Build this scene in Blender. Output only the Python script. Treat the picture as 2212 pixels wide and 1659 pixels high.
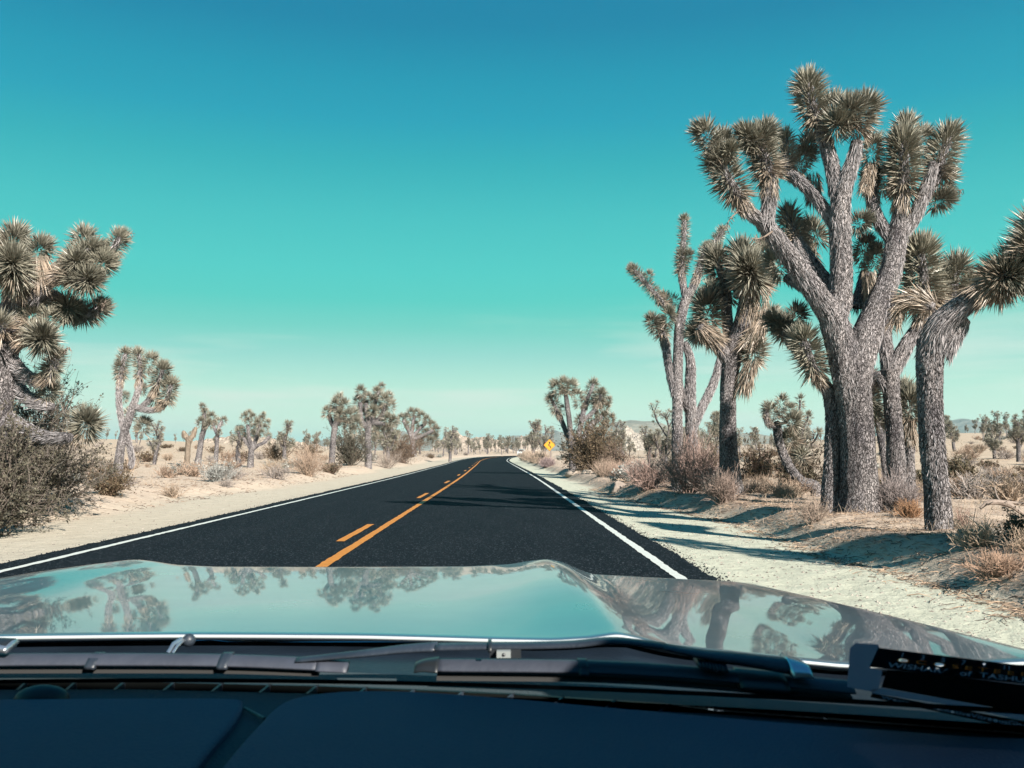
import bpy, math, random
import numpy as np
from mathutils import Vector, Matrix

# ------------------------------------------------------------------ clear
for o in list(bpy.data.objects):
    bpy.data.objects.remove(o, do_unlink=True)
SC = bpy.context.scene
COL = SC.collection
RAD = math.radians

# ------------------------------------------------------------------ camera
EYE = np.array([0.0, 0.0, 1.25])
FPX, PITCH, YAW = 914.0, RAD(4.292), RAD(0.72)      # focal length in pixels of a 1024 px wide picture
cam_d = bpy.data.cameras.new('camera')
cam = bpy.data.objects.new('camera', cam_d)
COL.objects.link(cam)
cam.location = EYE
cam.rotation_euler = (math.pi / 2 + PITCH, 0, -YAW)
cam_d.sensor_width = 36.0
cam_d.lens = 36.0 * FPX / 1024.0
cam_d.clip_start = 0.02
cam_d.clip_end = 30000.0
cam_d.dof.use_dof = True
cam_d.dof.focus_distance = 16.0
cam_d.dof.aperture_fstop = 22.0
SC.camera = cam

# ------------------------------------------------------------------ sky, sun, exposure
SUN_EL, SUN_AZ = RAD(31.0), math.atan2(0.55, -0.835)   # low winter sun behind the right shoulder
world = bpy.data.worlds.new('World')
SC.world = world
world.use_nodes = True
wn, wl = world.node_tree.nodes, world.node_tree.links
wn.clear()
EXPO = 1.3


def wnode(t, **kw):
    n = wn.new(t)
    for k, v in kw.items():
        setattr(n, k, v)
    return n


w_out = wnode('ShaderNodeOutputWorld')
w_bg = wnode('ShaderNodeBackground')
w_bg.inputs['Strength'].default_value = 0.1
w_sky = wnode('ShaderNodeTexSky', sky_type='NISHITA', sun_disc=False)
w_sky.sun_elevation = SUN_EL
w_sky.sun_rotation = SUN_AZ
w_sky.altitude = 1200.0
w_sky.air_density = 1.0
w_sky.dust_density = 0.6
w_sky.ozone_density = 2.0
w_tc = wnode('ShaderNodeTexCoord')
w_sep = wnode('ShaderNodeSeparateXYZ')
wl.new(w_tc.outputs['Generated'], w_sep.inputs[0])
w_ramp = wnode('ShaderNodeValToRGB')
el = w_ramp.color_ramp
el.interpolation = 'LINEAR'
STOPS = [(0.0, (0.9274, 1.0587, 0.812)), (0.069, (0.546, 0.8727, 0.6919)), (0.105, (0.3234, 0.7215, 0.6214)), (0.135, (0.1685, 0.6598, 0.5515)), (0.165, (0.0881, 0.6309, 0.5423)), (0.194, (0.074, 0.6161, 0.5595)), (0.25, (0.0521, 0.5385, 0.5315)), (0.305, (0.0242, 0.4321, 0.4834)), (0.346, (0.0103, 0.3565, 0.4791)), (0.384, (0.0058, 0.3112, 0.4477)), (0.432, (0.0027, 0.2336, 0.3916)), (0.6, (0.008, 0.165, 0.34)), (1.0, (0.01, 0.1, 0.26))]
while len(el.elements) < len(STOPS):
    el.elements.new(0.5)
for e, (p, c) in zip(el.elements, STOPS):
    e.position = p
    e.color = (c[0], c[1], c[2], 1)
wl.new(w_sep.outputs['Z'], w_ramp.inputs['Fac'])
# the graded teal of the photograph over the physical sky
w_gain = wnode('ShaderNodeMix', data_type='RGBA', blend_type='MULTIPLY')
w_gain.inputs['Factor'].default_value = 1.0
SKY_GAIN = 10.0 / (2 ** EXPO)
w_gain.inputs['B'].default_value = (SKY_GAIN, SKY_GAIN, SKY_GAIN, 1)
wl.new(w_ramp.outputs['Color'], w_gain.inputs['A'])
w_mix = wnode('ShaderNodeMix', data_type='RGBA')
w_mix.inputs['Factor'].default_value = 0.98
wl.new(w_sky.outputs['Color'], w_mix.inputs['A'])
wl.new(w_gain.outputs['Result'], w_mix.inputs['B'])
# thin streaks of high cloud near the horizon
w_map = wnode('ShaderNodeMapping')
w_map.inputs['Scale'].default_value = (2.6, 2.6, 26.0)
w_map.inputs['Location'].default_value = (0.35, 0.1, 0.0)
wl.new(w_tc.outputs['Generated'], w_map.inputs['Vector'])
w_ns = wnode('ShaderNodeTexNoise')
w_ns.inputs['Scale'].default_value = 1.0
w_ns.inputs['Detail'].default_value = 5.0
w_ns.inputs['Roughness'].default_value = 0.5
wl.new(w_map.outputs['Vector'], w_ns.inputs['Vector'])
w_cr = wnode('ShaderNodeValToRGB')
w_cr.color_ramp.elements[0].position = 0.47
w_cr.color_ramp.elements[1].position = 0.66
wl.new(w_ns.outputs['Fac'], w_cr.inputs['Fac'])
w_band = wnode('ShaderNodeValToRGB')
b = w_band.color_ramp
b.elements[0].position = 0.0
b.elements[0].color = (.55, .55, .55, 1)
b.elements[1].position = 0.17
b.elements[1].color = (0, 0, 0, 1)
e2 = b.elements.new(0.05)
e2.color = (1, 1, 1, 1)
e3 = b.elements.new(0.10)
e3.color = (.55, .55, .55, 1)
wl.new(w_sep.outputs['Z'], w_band.inputs['Fac'])
w_mul = wnode('ShaderNodeMath', operation='MULTIPLY')
wl.new(w_cr.outputs['Color'], w_mul.inputs[0])
wl.new(w_band.outputs['Color'], w_mul.inputs[1])
w_cm = wnode('ShaderNodeMix', data_type='RGBA')
wl.new(w_mul.outputs[0], w_cm.inputs['Factor'])
wl.new(w_mix.outputs['Result'], w_cm.inputs['A'])
w_cm.inputs['B'].default_value = (.82 * SKY_GAIN, .92 * SKY_GAIN, .80 * SKY_GAIN, 1)
wl.new(w_cm.outputs['Result'], w_bg.inputs['Color'])
wl.new(w_bg.outputs[0], w_out.inputs['Surface'])

sun_d = bpy.data.lights.new('sun', 'SUN')
sun_d.energy = 5.0
sun_d.angle = RAD(0.5)
sun_d.color = (1.0, 0.93, 0.83)
sun = bpy.data.objects.new('sun', sun_d)
COL.objects.link(sun)
sv = Vector((math.sin(SUN_AZ) * math.cos(SUN_EL), math.cos(SUN_AZ) * math.cos(SUN_EL), math.sin(SUN_EL)))
sun.rotation_euler = sv.to_track_quat('Z', 'Y').to_euler()
sun.location = (20, -30, 30)

SC.view_settings.view_transform = 'Standard'
SC.view_settings.look = 'None'
SC.view_settings.exposure = EXPO
SC.view_settings.gamma = 1.0
SC.view_settings.use_curve_mapping = False
SC.render.engine = 'CYCLES'
SC.cycles.max_bounces = 5
SC.cycles.diffuse_bounces = 1
SC.cycles.glossy_bounces = 3
SC.cycles.transparent_max_bounces = 8
SC.cycles.use_denoising = True
SC.cycles.denoiser = 'OPENIMAGEDENOISE'
SC.cycles.denoising_input_passes = 'RGB_ALBEDO_NORMAL'


# ------------------------------------------------------------------ measuring the photograph (2212 px wide)
K = 1024.0 / 2212.0
_f = np.array([math.sin(YAW) * math.cos(PITCH), math.cos(YAW) * math.cos(PITCH), math.sin(PITCH)])
_r = np.array([math.cos(YAW), -math.sin(YAW), 0.0])
_u = np.cross(_r, _f)
FD = FPX / K


def ray(dx, dy):
    return _f + _r * ((dx * K - 512.0) / FPX) + _u * ((384.0 - dy * K) / FPX)


def at(dx, dy, depth):
    d = ray(dx, dy)
    return EYE + d * (depth / d[1])


# ------------------------------------------------------------------ noise
_rng = np.random.RandomState(7)
_tab = _rng.rand(256, 256)


def vnoise(x, y):
    x = np.asarray(x, float)
    y = np.asarray(y, float)
    xi, yi = np.floor(x).astype(int), np.floor(y).astype(int)
    fx, fy = x - xi, y - yi
    fx, fy = fx * fx * (3 - 2 * fx), fy * fy * (3 - 2 * fy)
    a, b_ = _tab[xi & 255, yi & 255], _tab[(xi + 1) & 255, yi & 255]
    c, d = _tab[xi & 255, (yi + 1) & 255], _tab[(xi + 1) & 255, (yi + 1) & 255]
    return (a * (1 - fx) + b_ * fx) * (1 - fy) + (c * (1 - fx) + d * fx) * fy


def fbm(x, y, octv=4):
    s, a, t = 0.0, 0.5, 0.0
    for i in range(octv):
        s = s + a * vnoise(x * 2 ** i + 17.3 * i, y * 2 ** i + 9.1 * i)
        t += a
        a *= 0.5
    return s / t


def sstep(a, b_, x):
    t = np.clip((np.asarray(x, float) - a) / (b_ - a), 0, 1)
    return t * t * (3 - 2 * t)


# ------------------------------------------------------------------ road line and terrain
_ty = np.arange(-200, 1200, 1.0)
_tc = np.interp(_ty, [-200, 45, 90, 130, 160, 185, 205, 225, 250, 280, 330, 1200],
                [0, 0, -.45, -.95, -.4, 1.0, 3.6, 8.0, 15.5, 27, 52, 700])
_kern = np.hanning(41)
_kern /= _kern.sum()
_tc = np.convolve(np.pad(_tc, 20, mode='edge'), _kern, mode='valid')


def road_c(y):
    return np.interp(y, _ty, _tc)


def road_z(y):
    return 0.5 * sstep(90, 240, y) + 0.004 * np.clip(np.asarray(y, float) - 240, 0, 300)


R_EDGE, L_EDGE = 2.13, -5.58          # asphalt edges from the straight road line


def berm_edge(y):
    y = np.asarray(y, float)
    return np.interp(y, [6, 9, 12, 18, 24, 30, 47, 60, 110], [4.35, 4.35, 4.1, 4.35, 3.85, 3.35, 3.35, 3.45, 3.6]) \
        + (fbm(y * 0.33 + 3.0, y * 0.0 + 2.2, 3) - .5) * (.22 + .4 * sstep(10, 18, y)) * 1.1


def terr(x, y):
    x = np.asarray(x, float)
    y = np.asarray(y, float)
    s = x - road_c(y)
    z = road_z(y)
    # shoulders fall a little, then a bank
    be = berm_edge(y)
    hump = 0.27 + 0.20 * (fbm(x * .35 + 5, y * .35, 3) - .5)
    r = sstep(be, be + 0.75, s) * hump
    r = r + 0.10 * (fbm(x * 1.3, y * 1.3 + 40, 3) - .5) * sstep(be + .1, be + .8, s) * (1 - sstep(25, 60, np.abs(s)))
    r = r - 0.12 * sstep(be + 2.5, be + 6, s)
    le = -8.3 + 0.8 * (fbm(y * .15 + 31, y * 0 + 7, 3) - .5) * 2
    l = sstep(0, 1.5, le - s) * (0.24 + 0.20 * (fbm(x * .3 + 77, y * .3, 3) - .5))
    l = l + 0.10 * (fbm(x * .9 + 9, y * .9, 3) - .5) * sstep(0, 1.2, le - s) * (1 - sstep(25, 60, np.abs(s)))
    l = l + 0.010 * np.clip(-s - 9, 0, 40)
    z = z + np.where(s > 0, r, l)
    z = z - 0.05 * sstep(R_EDGE - .3, R_EDGE + .9, s) * (1 - sstep(be, be + .4, s)) \
        - 0.05 * sstep(-L_EDGE - .3, -L_EDGE + .9, -s) * (1 - sstep(0, 1.0, le - s))
    z = z - 0.03 * (1 - sstep(R_EDGE - .15, R_EDGE + .02, s)) * (1 - sstep(-L_EDGE - .15, -L_EDGE + .02, -s))
    az = x / np.maximum(y, 30.0)
    far = np.clip(y - 45, 0, 700)
    far = far - 0.5 * np.clip(y - 420, 0, 325)
    z = z + 0.024 * sstep(.14, .5, az) * far + 0.015 * sstep(.10, .45, -az) * far
    big = sstep(14, 60, np.abs(x)) * sstep(20, 80, y) * sstep(.06, .2, np.abs(az))
    z = z + big * 0.8 * (fbm(x * .03, y * .03, 3) - .5)
    z = z + 0.012 * (fbm(x * 4, y * 4, 2) - .5) * sstep(2.6, 3.2, np.abs(s + 1.7) - 2.2)
    return z


def ground(dx, dy, far=600.0):
    d = ray(dx, dy)
    d = d / d[1]
    t = np.arange(3.0, far, 0.05)
    p = EYE[None, :] + d[None, :] * t[:, None]
    hit = np.nonzero(p[:, 2] <= terr(p[:, 0], p[:, 1]))[0]
    i = hit[0] if len(hit) else len(t) - 1
    return p[i]


def on_ground(dx, depth):
    p = at(dx, 978, depth)
    return np.array([p[0], p[1], float(terr(p[0], p[1]))])


# ------------------------------------------------------------------ mesh builder
class MB:
    def __init__(self):
        self.v, self.c, self.f, self.n = [], [], [], 0

    def add(self, v, faces, col=(1, 1, 1), mat=0):
        v = np.asarray(v, float).reshape(-1, 3)
        col = np.asarray(col, float)
        if col.ndim == 1:
            col = np.tile(col, (len(v), 1))
        if isinstance(faces, (list, tuple)) and len(faces) and not isinstance(faces[0], (int, np.integer)):
            groups = {}
            for fc in faces:
                groups.setdefault(len(fc), []).append(fc)
            faces = [np.array(g) for g in groups.values()]
        else:
            faces = [np.asarray(faces)]
        for g in faces:
            if len(g):
                self.f.append((g + self.n, mat))
        self.v.append(v)
        self.c.append(col)
        self.n += len(v)

    def join(self, other):
        for g, m in other.f:
            self.f.append((g + self.n, m))
        self.v += other.v
        self.c += other.c
        self.n += other.n

    def box(self, lo, hi, col=(1, 1, 1), mat=0, M=None):
        x0, y0, z0 = lo
        x1, y1, z1 = hi
        v = np.array([(x0, y0, z0), (x1, y0, z0), (x1, y1, z0), (x0, y1, z0),
                      (x0, y0, z1), (x1, y0, z1), (x1, y1, z1), (x0, y1, z1)], float)
        if M is not None:
            v = v @ np.asarray(M)[:3, :3].T + np.asarray(M)[:3, 3]
        self.add(v, np.array([(0, 3, 2, 1), (4, 5, 6, 7), (0, 1, 5, 4), (1, 2, 6, 5), (2, 3, 7, 6), (3, 0, 4, 7)]), col, mat)

    def mesh(self, name, mats, origin=(0, 0, 0), smooth=False):
        me = bpy.data.meshes.new(name)
        if not self.n:
            return me
        V = np.concatenate(self.v) - np.asarray(origin, float)
        C = np.concatenate(self.c)
        me.vertices.add(len(V))
        me.vertices.foreach_set('co', V.astype(np.float32).ravel())
        loops = np.concatenate([g.ravel() for g, m in self.f]).astype(np.int32)
        tot = np.concatenate([np.full(len(g), g.shape[1]) for g, m in self.f])
        mi = np.concatenate([np.full(len(g), m) for g, m in self.f])
        st = np.concatenate([[0], np.cumsum(tot)[:-1]])
        me.loops.add(len(loops))
        me.loops.foreach_set('vertex_index', loops)
        me.polygons.add(len(tot))
        me.polygons.foreach_set('loop_start', st.astype(np.int32))
        me.polygons.foreach_set('loop_total', tot.astype(np.int32))
        for m in mats:
            me.materials.append(m)
        me.polygons.foreach_set('material_index', mi.astype(np.int32))
        me.polygons.foreach_set('use_smooth', np.full(len(tot), bool(smooth)))
        a = me.attributes.new('tint', 'FLOAT_COLOR', 'POINT')
        a.data.foreach_set('color', np.concatenate([C, np.ones((len(C), 1))], 1).astype(np.float32).ravel())
        me.update()
        me.validate()
        return me

    def build(self, name, mats, parent=None, origin=(0, 0, 0), smooth=False):
        if not isinstance(mats, (list, tuple)):
            mats = [mats]
        o = bpy.data.objects.new(name, self.mesh(name, mats, origin, smooth))
        COL.objects.link(o)
        if parent is not None:
            o.parent = parent
        else:
            o.location = origin
        return o


def tag(o, label=None, cat=None, group=None, kind=None):
    if label:
        o['label'] = label
    if cat:
        o['category'] = cat
    if group:
        o['group'] = group
    if kind:
        o['kind'] = kind
    return o


def thing(name, loc, label, cat, group=None):
    o = bpy.data.objects.new(name, None)
    COL.objects.link(o)
    o.location = loc
    o.empty_display_size = 0.2
    return tag(o, label, cat, group)


def norm(a):
    return a / np.maximum(np.linalg.norm(a, axis=-1, keepdims=True), 1e-9)


def resample(pts, step=None, n=None):
    """Catmull-Rom through pts (k, d), resampled evenly by the first three columns"""
    pts = np.asarray(pts, float)
    if len(pts) == 2:
        dense = pts[0] + (pts[1] - pts[0]) * np.linspace(0, 1, 40)[:, None]
    else:
        P = np.vstack([2 * pts[0] - pts[1], pts, 2 * pts[-1] - pts[-2]])
        out = []
        t = np.linspace(0, 1, 24, endpoint=False)[:, None]
        for i in range(1, len(P) - 2):
            p0, p1, p2, p3 = P[i - 1], P[i], P[i + 1], P[i + 2]
            out.append(.5 * (2 * p1 + (p2 - p0) * t + (2 * p0 - 5 * p1 + 4 * p2 - p3) * t ** 2 + (3 * p1 - p0 - 3 * p2 + p3) * t ** 3))
        out.append(pts[-1][None])
        dense = np.vstack(out)
    d = np.concatenate([[0], np.cumsum(np.linalg.norm(np.diff(dense[:, :3], axis=0), axis=1))])
    if n is None:
        n = max(3, int(d[-1] / step) + 1)
    q = np.linspace(0, d[-1], n)
    return np.stack([np.interp(q, d, dense[:, j]) for j in range(dense.shape[1])], 1)


def frames(p):
    t = norm(np.gradient(p, axis=0))
    a = np.array([1.0, 0, 0]) if abs(t[0][0]) < .8 else np.array([0, 1.0, 0])
    n = [norm(a - t[0] * a.dot(t[0]))]
    for i in range(1, len(p)):
        m = n[-1] - t[i] * n[-1].dot(t[i])
        n.append(norm(m))
    n = np.array(n)
    return t, n, np.cross(t, n)


def tube(mb, p, r, seg=12, bark=0.0, seed=0, col=(1, 1, 1), mat=0, cap=True, freq=9):
    p = np.asarray(p, float)
    r = np.asarray(r, float)
    t, n, b_ = frames(p)
    th = np.linspace(0, 2 * np.pi, seg, endpoint=False)
    s = np.concatenate([[0], np.cumsum(np.linalg.norm(np.diff(p, axis=0), axis=1))])
    rr = np.repeat(r[:, None], seg, 1)
    if bark > 0:
        rg = np.random.RandomState(seed)
        ph = rg.rand(4) * 50
        cx, cy = np.cos(th)[None, :], np.sin(th)[None, :]
        g = (s / max(r.mean(), .02))[:, None]
        ridg = np.abs(fbm(cx * freq * .35 + ph[0] + g * .05, cy * freq * .35 + g * .32 + ph[1], 3) - .5) * 2
        lump = fbm(cx * 1.1 + ph[2], cy * 1.1 + g * .35 + ph[3], 2) - .5
        rr = rr * (1 + bark * (.9 - 2.2 * ridg) + bark * 1.1 * lump)
    V = p[:, None, :] + rr[..., None] * (n[:, None, :] * np.cos(th)[None, :, None] + b_[:, None, :] * np.sin(th)[None, :, None])
    m = len(p)
    i = np.arange(m - 1)[:, None] * seg
    j = np.arange(seg)[None, :]
    j2 = (j + 1) % seg
    F = np.stack([i + j, i + j2, i + seg + j2, i + seg + j], -1).reshape(-1, 4)
    mb.add(V.reshape(-1, 3), F, col, mat)
    if cap:
        c = p[-1] + t[-1] * r[-1] * .5
        mb.add(np.vstack([V[-1], c]), np.stack([np.arange(seg), (np.arange(seg) + 1) % seg, np.full(seg, seg)], 1), col, mat)


def sticks(mb, P, R, col, mat=0):
    """many thin three-sided stems at once: P (N, K, 3), R (N, K)"""
    N, Kk, _ = P.shape
    t = norm(np.gradient(P, axis=1))
    ref = np.where(np.abs(t[:, :1, 2:3]) > .9, np.array([1.0, 0, 0]), np.array([0, 0, 1.0]))
    n = norm(np.cross(t, np.broadcast_to(ref, t.shape)))
    b_ = np.cross(t, n)
    V = []
    for a in (0, 2.094, 4.189):
        V.append(P + R[..., None] * (n * math.cos(a) + b_ * math.sin(a)))
    V = np.stack(V, 2)                       # N, K, 3, 3
    i = np.arange(N)[:, None, None] * Kk * 3 + np.arange(Kk - 1)[None, :, None] * 3
    j = np.arange(3)[None, None, :]
    j2 = (j + 1) % 3
    F = np.stack([i + j, i + j2, i + 3 + j2, i + 3 + j], -1).reshape(-1, 4)
    c = np.asarray(col, float)
    if c.ndim == 2 and len(c) == N:
        c = np.repeat(c, Kk * 3, 0)
    mb.add(V.reshape(-1, 3), F, c, mat)


def blades(mb, base, dirv, L, w, col, rg, mat=0, bend=None):
    """keeled dagger leaves: two triangles each"""
    N = len(base)
    side = norm(np.cross(dirv, norm(rg.normal(size=(N, 3)))))
    up = np.cross(side, dirv)
    tip = base + dirv * L[:, None]
    if bend is not None:
        tip = tip + bend
    mid = base + dirv * (L * .35)[:, None]
    w = np.asarray(w)[:, None]
    V = np.stack([base - side * w * .35, mid - side * w * .5, tip, mid + side * w * .5, base + side * w * .35, mid + up * w * -.28], 1)
    i = np.arange(N)[:, None] * 6
    F = np.stack([i + np.array([[0, 1, 5]]), i + np.array([[1, 2, 5]]), i + np.array([[5, 2, 3]]), i + np.array([[5, 3, 4]])], 1).reshape(-1, 3)
    mb.add(V.reshape(-1, 3), F, np.repeat(col, 6, 0), mat)


def quads(mb, c, size, rg, col, mat=0, flat=0.0, elong=1.6):
    """small loose leaves"""
    N = len(c)
    a = norm(rg.normal(size=(N, 3)) * np.array([1, 1, 1 - flat]))
    b_ = norm(np.cross(a, rg.normal(size=(N, 3))))
    size = np.asarray(size)[:, None]
    V = np.stack([c - a * size * elong * .5, c + b_ * size * .5, c + a * size * elong * .5, c - b_ * size * .5], 1)
    F = (np.arange(N)[:, None] * 4 + np.arange(4)[None]).astype(int)
    mb.add(V.reshape(-1, 3), F, np.repeat(col, 4, 0), mat)


# ------------------------------------------------------------------ materials
def mat(name):
    m = bpy.data.materials.new(name)
    m.use_nodes = True
    nt = m.node_tree
    bs = nt.nodes['Principled BSDF']
    return m, nt, bs


def simple(name, col, rough=.6, metal=0.0, spec=.5, noise=0.0, nscale=20, bump=0.0, coat=0.0, bscale=None):
    m, nt, bs = mat(name)
    bs.inputs['Base Color'].default_value = (*col, 1)
    bs.inputs['Roughness'].default_value = rough
    bs.inputs['Metallic'].default_value = metal
    bs.inputs['Specular IOR Level'].default_value = spec
    bs.inputs['Coat Weight'].default_value = coat
    bs.inputs['Coat Roughness'].default_value = .03
    tc = nt.nodes.new('ShaderNodeTexCoord')
    if noise > 0 or bump > 0:
        ns = nt.nodes.new('ShaderNodeTexNoise')
        ns.inputs['Scale'].default_value = nscale
        ns.inputs['Detail'].default_value = 6
        nt.links.new(tc.outputs['Object'], ns.inputs['Vector'])
    if noise > 0:
        rp = nt.nodes.new('ShaderNodeValToRGB')
        lo = [c * (1 - noise) for c in col]
        hi = [min(1, c * (1 + noise)) for c in col]
        rp.color_ramp.elements[0].position = .3
        rp.color_ramp.elements[1].position = .7
        rp.color_ramp.elements[0].color = (*lo, 1)
        rp.color_ramp.elements[1].color = (*hi, 1)
        nt.links.new(ns.outputs['Fac'], rp.inputs['Fac'])
        nt.links.new(rp.outputs['Color'], bs.inputs['Base Color'])
    if bump > 0:
        if bscale:
            ns = nt.nodes.new('ShaderNodeTexNoise')
            ns.inputs['Scale'].default_value = bscale
            ns.inputs['Detail'].default_value = 3
            nt.links.new(tc.outputs['Object'], ns.inputs['Vector'])
        bp = nt.nodes.new('ShaderNodeBump')
        bp.inputs['Strength'].default_value = bump
        bp.inputs['Distance'].default_value = .01
        nt.links.new(ns.outputs['Fac'], bp.inputs['Height'])
        nt.links.new(bp.outputs['Normal'], bs.inputs['Normal'])
    return m


def tinted(name, rough=.7, spec=.3, noise=.25, nscale=15.0, stretch=None, bump=0.0, bdist=.02, gain=1.0, detail=5):
    """colour from the tint attribute (what each leaf, stem or stone is), grain from noise"""
    m, nt, bs = mat(name)
    at_ = nt.nodes.new('ShaderNodeAttribute')
    at_.attribute_name = 'tint'
    tc = nt.nodes.new('ShaderNodeTexCoord')
    mp = nt.nodes.new('ShaderNodeMapping')
    mp.inputs['Scale'].default_value = stretch or (1, 1, 1)
    nt.links.new(tc.outputs['Object'], mp.inputs['Vector'])
    ns = nt.nodes.new('ShaderNodeTexNoise')
    ns.inputs['Scale'].default_value = nscale
    ns.inputs['Detail'].default_value = detail
    ns.inputs['Roughness'].default_value = .6
    nt.links.new(mp.outputs['Vector'], ns.inputs['Vector'])
    mr = nt.nodes.new('ShaderNodeMapRange')
    mr.inputs['From Min'].default_value = .3
    mr.inputs['From Max'].default_value = .7
    mr.inputs['To Min'].default_value = (1 - noise) * gain
    mr.inputs['To Max'].default_value = (1 + noise) * gain
    nt.links.new(ns.outputs['Fac'], mr.inputs['Value'])
    mx = nt.nodes.new('ShaderNodeMix')
    mx.data_type = 'RGBA'
    mx.blend_type = 'MULTIPLY'
    mx.inputs['Factor'].default_value = 1
    nt.links.new(at_.outputs['Color'], mx.inputs['A'])
    nt.links.new(mr.outputs['Result'], mx.inputs['B'])
    nt.links.new(mx.outputs['Result'], bs.inputs['Base Color'])
    bs.inputs['Roughness'].default_value = rough
    bs.inputs['Specular IOR Level'].default_value = spec
    if bump > 0:
        bp = nt.nodes.new('ShaderNodeBump')
        bp.inputs['Strength'].default_value = bump
        bp.inputs['Distance'].default_value = bdist
        nt.links.new(ns.outputs['Fac'], bp.inputs['Height'])
        nt.links.new(bp.outputs['Normal'], bs.inputs['Normal'])
    return m


M_LEAF = tinted('yucca_leaf', rough=.42, spec=.55, noise=.25, nscale=6, gain=.74)
def bark_material():
    """grey corky plates with dark cracks between them"""
    m, nt, bs = mat('joshua_bark')
    L = nt.links
    at_ = nt.nodes.new('ShaderNodeAttribute')
    at_.attribute_name = 'tint'
    tc = nt.nodes.new('ShaderNodeTexCoord')
    wn_ = nt.nodes.new('ShaderNodeTexNoise')
    wn_.inputs['Scale'].default_value = 9
    wn_.inputs['Detail'].default_value = 3
    L.new(tc.outputs['Object'], wn_.inputs['Vector'])
    wm = nt.nodes.new('ShaderNodeVectorMath')
    wm.operation = 'MULTIPLY_ADD'
    wm.inputs[1].default_value = (.13, .13, .13)
    L.new(wn_.outputs['Color'], wm.inputs[0])
    L.new(tc.outputs['Object'], wm.inputs[2])
    mp = nt.nodes.new('ShaderNodeMapping')
    mp.inputs['Scale'].default_value = (1, 1, .30)
    L.new(wm.outputs[0], mp.inputs['Vector'])
    vo = nt.nodes.new('ShaderNodeTexVoronoi')
    vo.feature = 'DISTANCE_TO_EDGE'
    vo.inputs['Scale'].default_value = 34
    L.new(mp.outputs['Vector'], vo.inputs['Vector'])
    vc = nt.nodes.new('ShaderNodeTexVoronoi')
    vc.inputs['Scale'].default_value = 34
    L.new(mp.outputs['Vector'], vc.inputs['Vector'])
    ns = nt.nodes.new('ShaderNodeTexNoise')
    ns.inputs['Scale'].default_value = 30
    ns.inputs['Detail'].default_value = 8
    ns.inputs['Roughness'].default_value = .7
    L.new(mp.outputs['Vector'], ns.inputs['Vector'])
    cr = nt.nodes.new('ShaderNodeValToRGB')
    cr.color_ramp.elements[0].position = .02
    cr.color_ramp.elements[0].color = (.30, .30, .30, 1)
    cr.color_ramp.elements[1].position = .16
    cr.color_ramp.elements[1].color = (1, 1, 1, 1)
    L.new(vo.outputs['Distance'], cr.inputs['Fac'])
    mr = nt.nodes.new('ShaderNodeMapRange')
    mr.inputs['From Min'].default_value = .3
    mr.inputs['From Max'].default_value = .7
    mr.inputs['To Min'].default_value = .12
    mr.inputs['To Max'].default_value = 1.35
    L.new(ns.outputs['Fac'], mr.inputs['Value'])
    x1 = nt.nodes.new('ShaderNodeMix')
    x1.data_type = 'RGBA'
    x1.blend_type = 'MULTIPLY'
    x1.inputs['Factor'].default_value = 1
    L.new(at_.outputs['Color'], x1.inputs['A'])
    L.new(cr.outputs['Color'], x1.inputs['B'])
    x2 = nt.nodes.new('ShaderNodeMix')
    x2.data_type = 'RGBA'
    x2.blend_type = 'MULTIPLY'
    x2.inputs['Factor'].default_value = 1
    L.new(x1.outputs['Result'], x2.inputs['A'])
    L.new(mr.outputs['Result'], x2.inputs['B'])
    lf = nt.nodes.new('ShaderNodeTexNoise')
    lf.inputs['Scale'].default_value = 3.2
    lf.inputs['Detail'].default_value = 5
    L.new(mp.outputs['Vector'], lf.inputs['Vector'])
    lr = nt.nodes.new('ShaderNodeValToRGB')
    lr.color_ramp.elements[0].position = .34
    lr.color_ramp.elements[0].color = (.46, .45, .47, 1)
    lr.color_ramp.elements[1].position = .64
    lr.color_ramp.elements[1].color = (1.25, 1.22, 1.18, 1)
    L.new(lf.outputs['Fac'], lr.inputs['Fac'])
    x3 = nt.nodes.new('ShaderNodeMix')
    x3.data_type = 'RGBA'
    x3.blend_type = 'MULTIPLY'
    x3.inputs['Factor'].default_value = 1
    L.new(x2.outputs['Result'], x3.inputs['A'])
    L.new(lr.outputs['Color'], x3.inputs['B'])
    L.new(x3.outputs['Result'], bs.inputs['Base Color'])
    bs.inputs['Roughness'].default_value = .9
    bs.inputs['Specular IOR Level'].default_value = .15
    ad = nt.nodes.new('ShaderNodeMath')
    ad.operation = 'MULTIPLY_ADD'
    ad.inputs[1].default_value = .5
    L.new(ns.outputs['Fac'], ad.inputs[0])
    L.new(cr.outputs['Color'], ad.inputs[2])
    bp = nt.nodes.new('ShaderNodeBump')
    bp.inputs['Strength'].default_value = 1.0
    bp.inputs['Distance'].default_value = .035
    L.new(ad.outputs[0], bp.inputs['Height'])
    L.new(bp.outputs['Normal'], bs.inputs['Normal'])
    return m


M_BARK = bark_material()
M_FIBRE = tinted('bark_fibre', rough=.8, spec=.2, noise=.3, nscale=9, gain=.62)
M_TWIG = tinted('twig', rough=.8, spec=.2, noise=.25, nscale=12, gain=.62)
M_SMALL_LEAF = tinted('small_leaf', rough=.6, spec=.3, noise=.3, nscale=5, gain=.72)
M_ROCK = tinted('granite', rough=.9, spec=.2, noise=.28, nscale=3, bump=.6, bdist=.05, detail=9, gain=.60)


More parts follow.
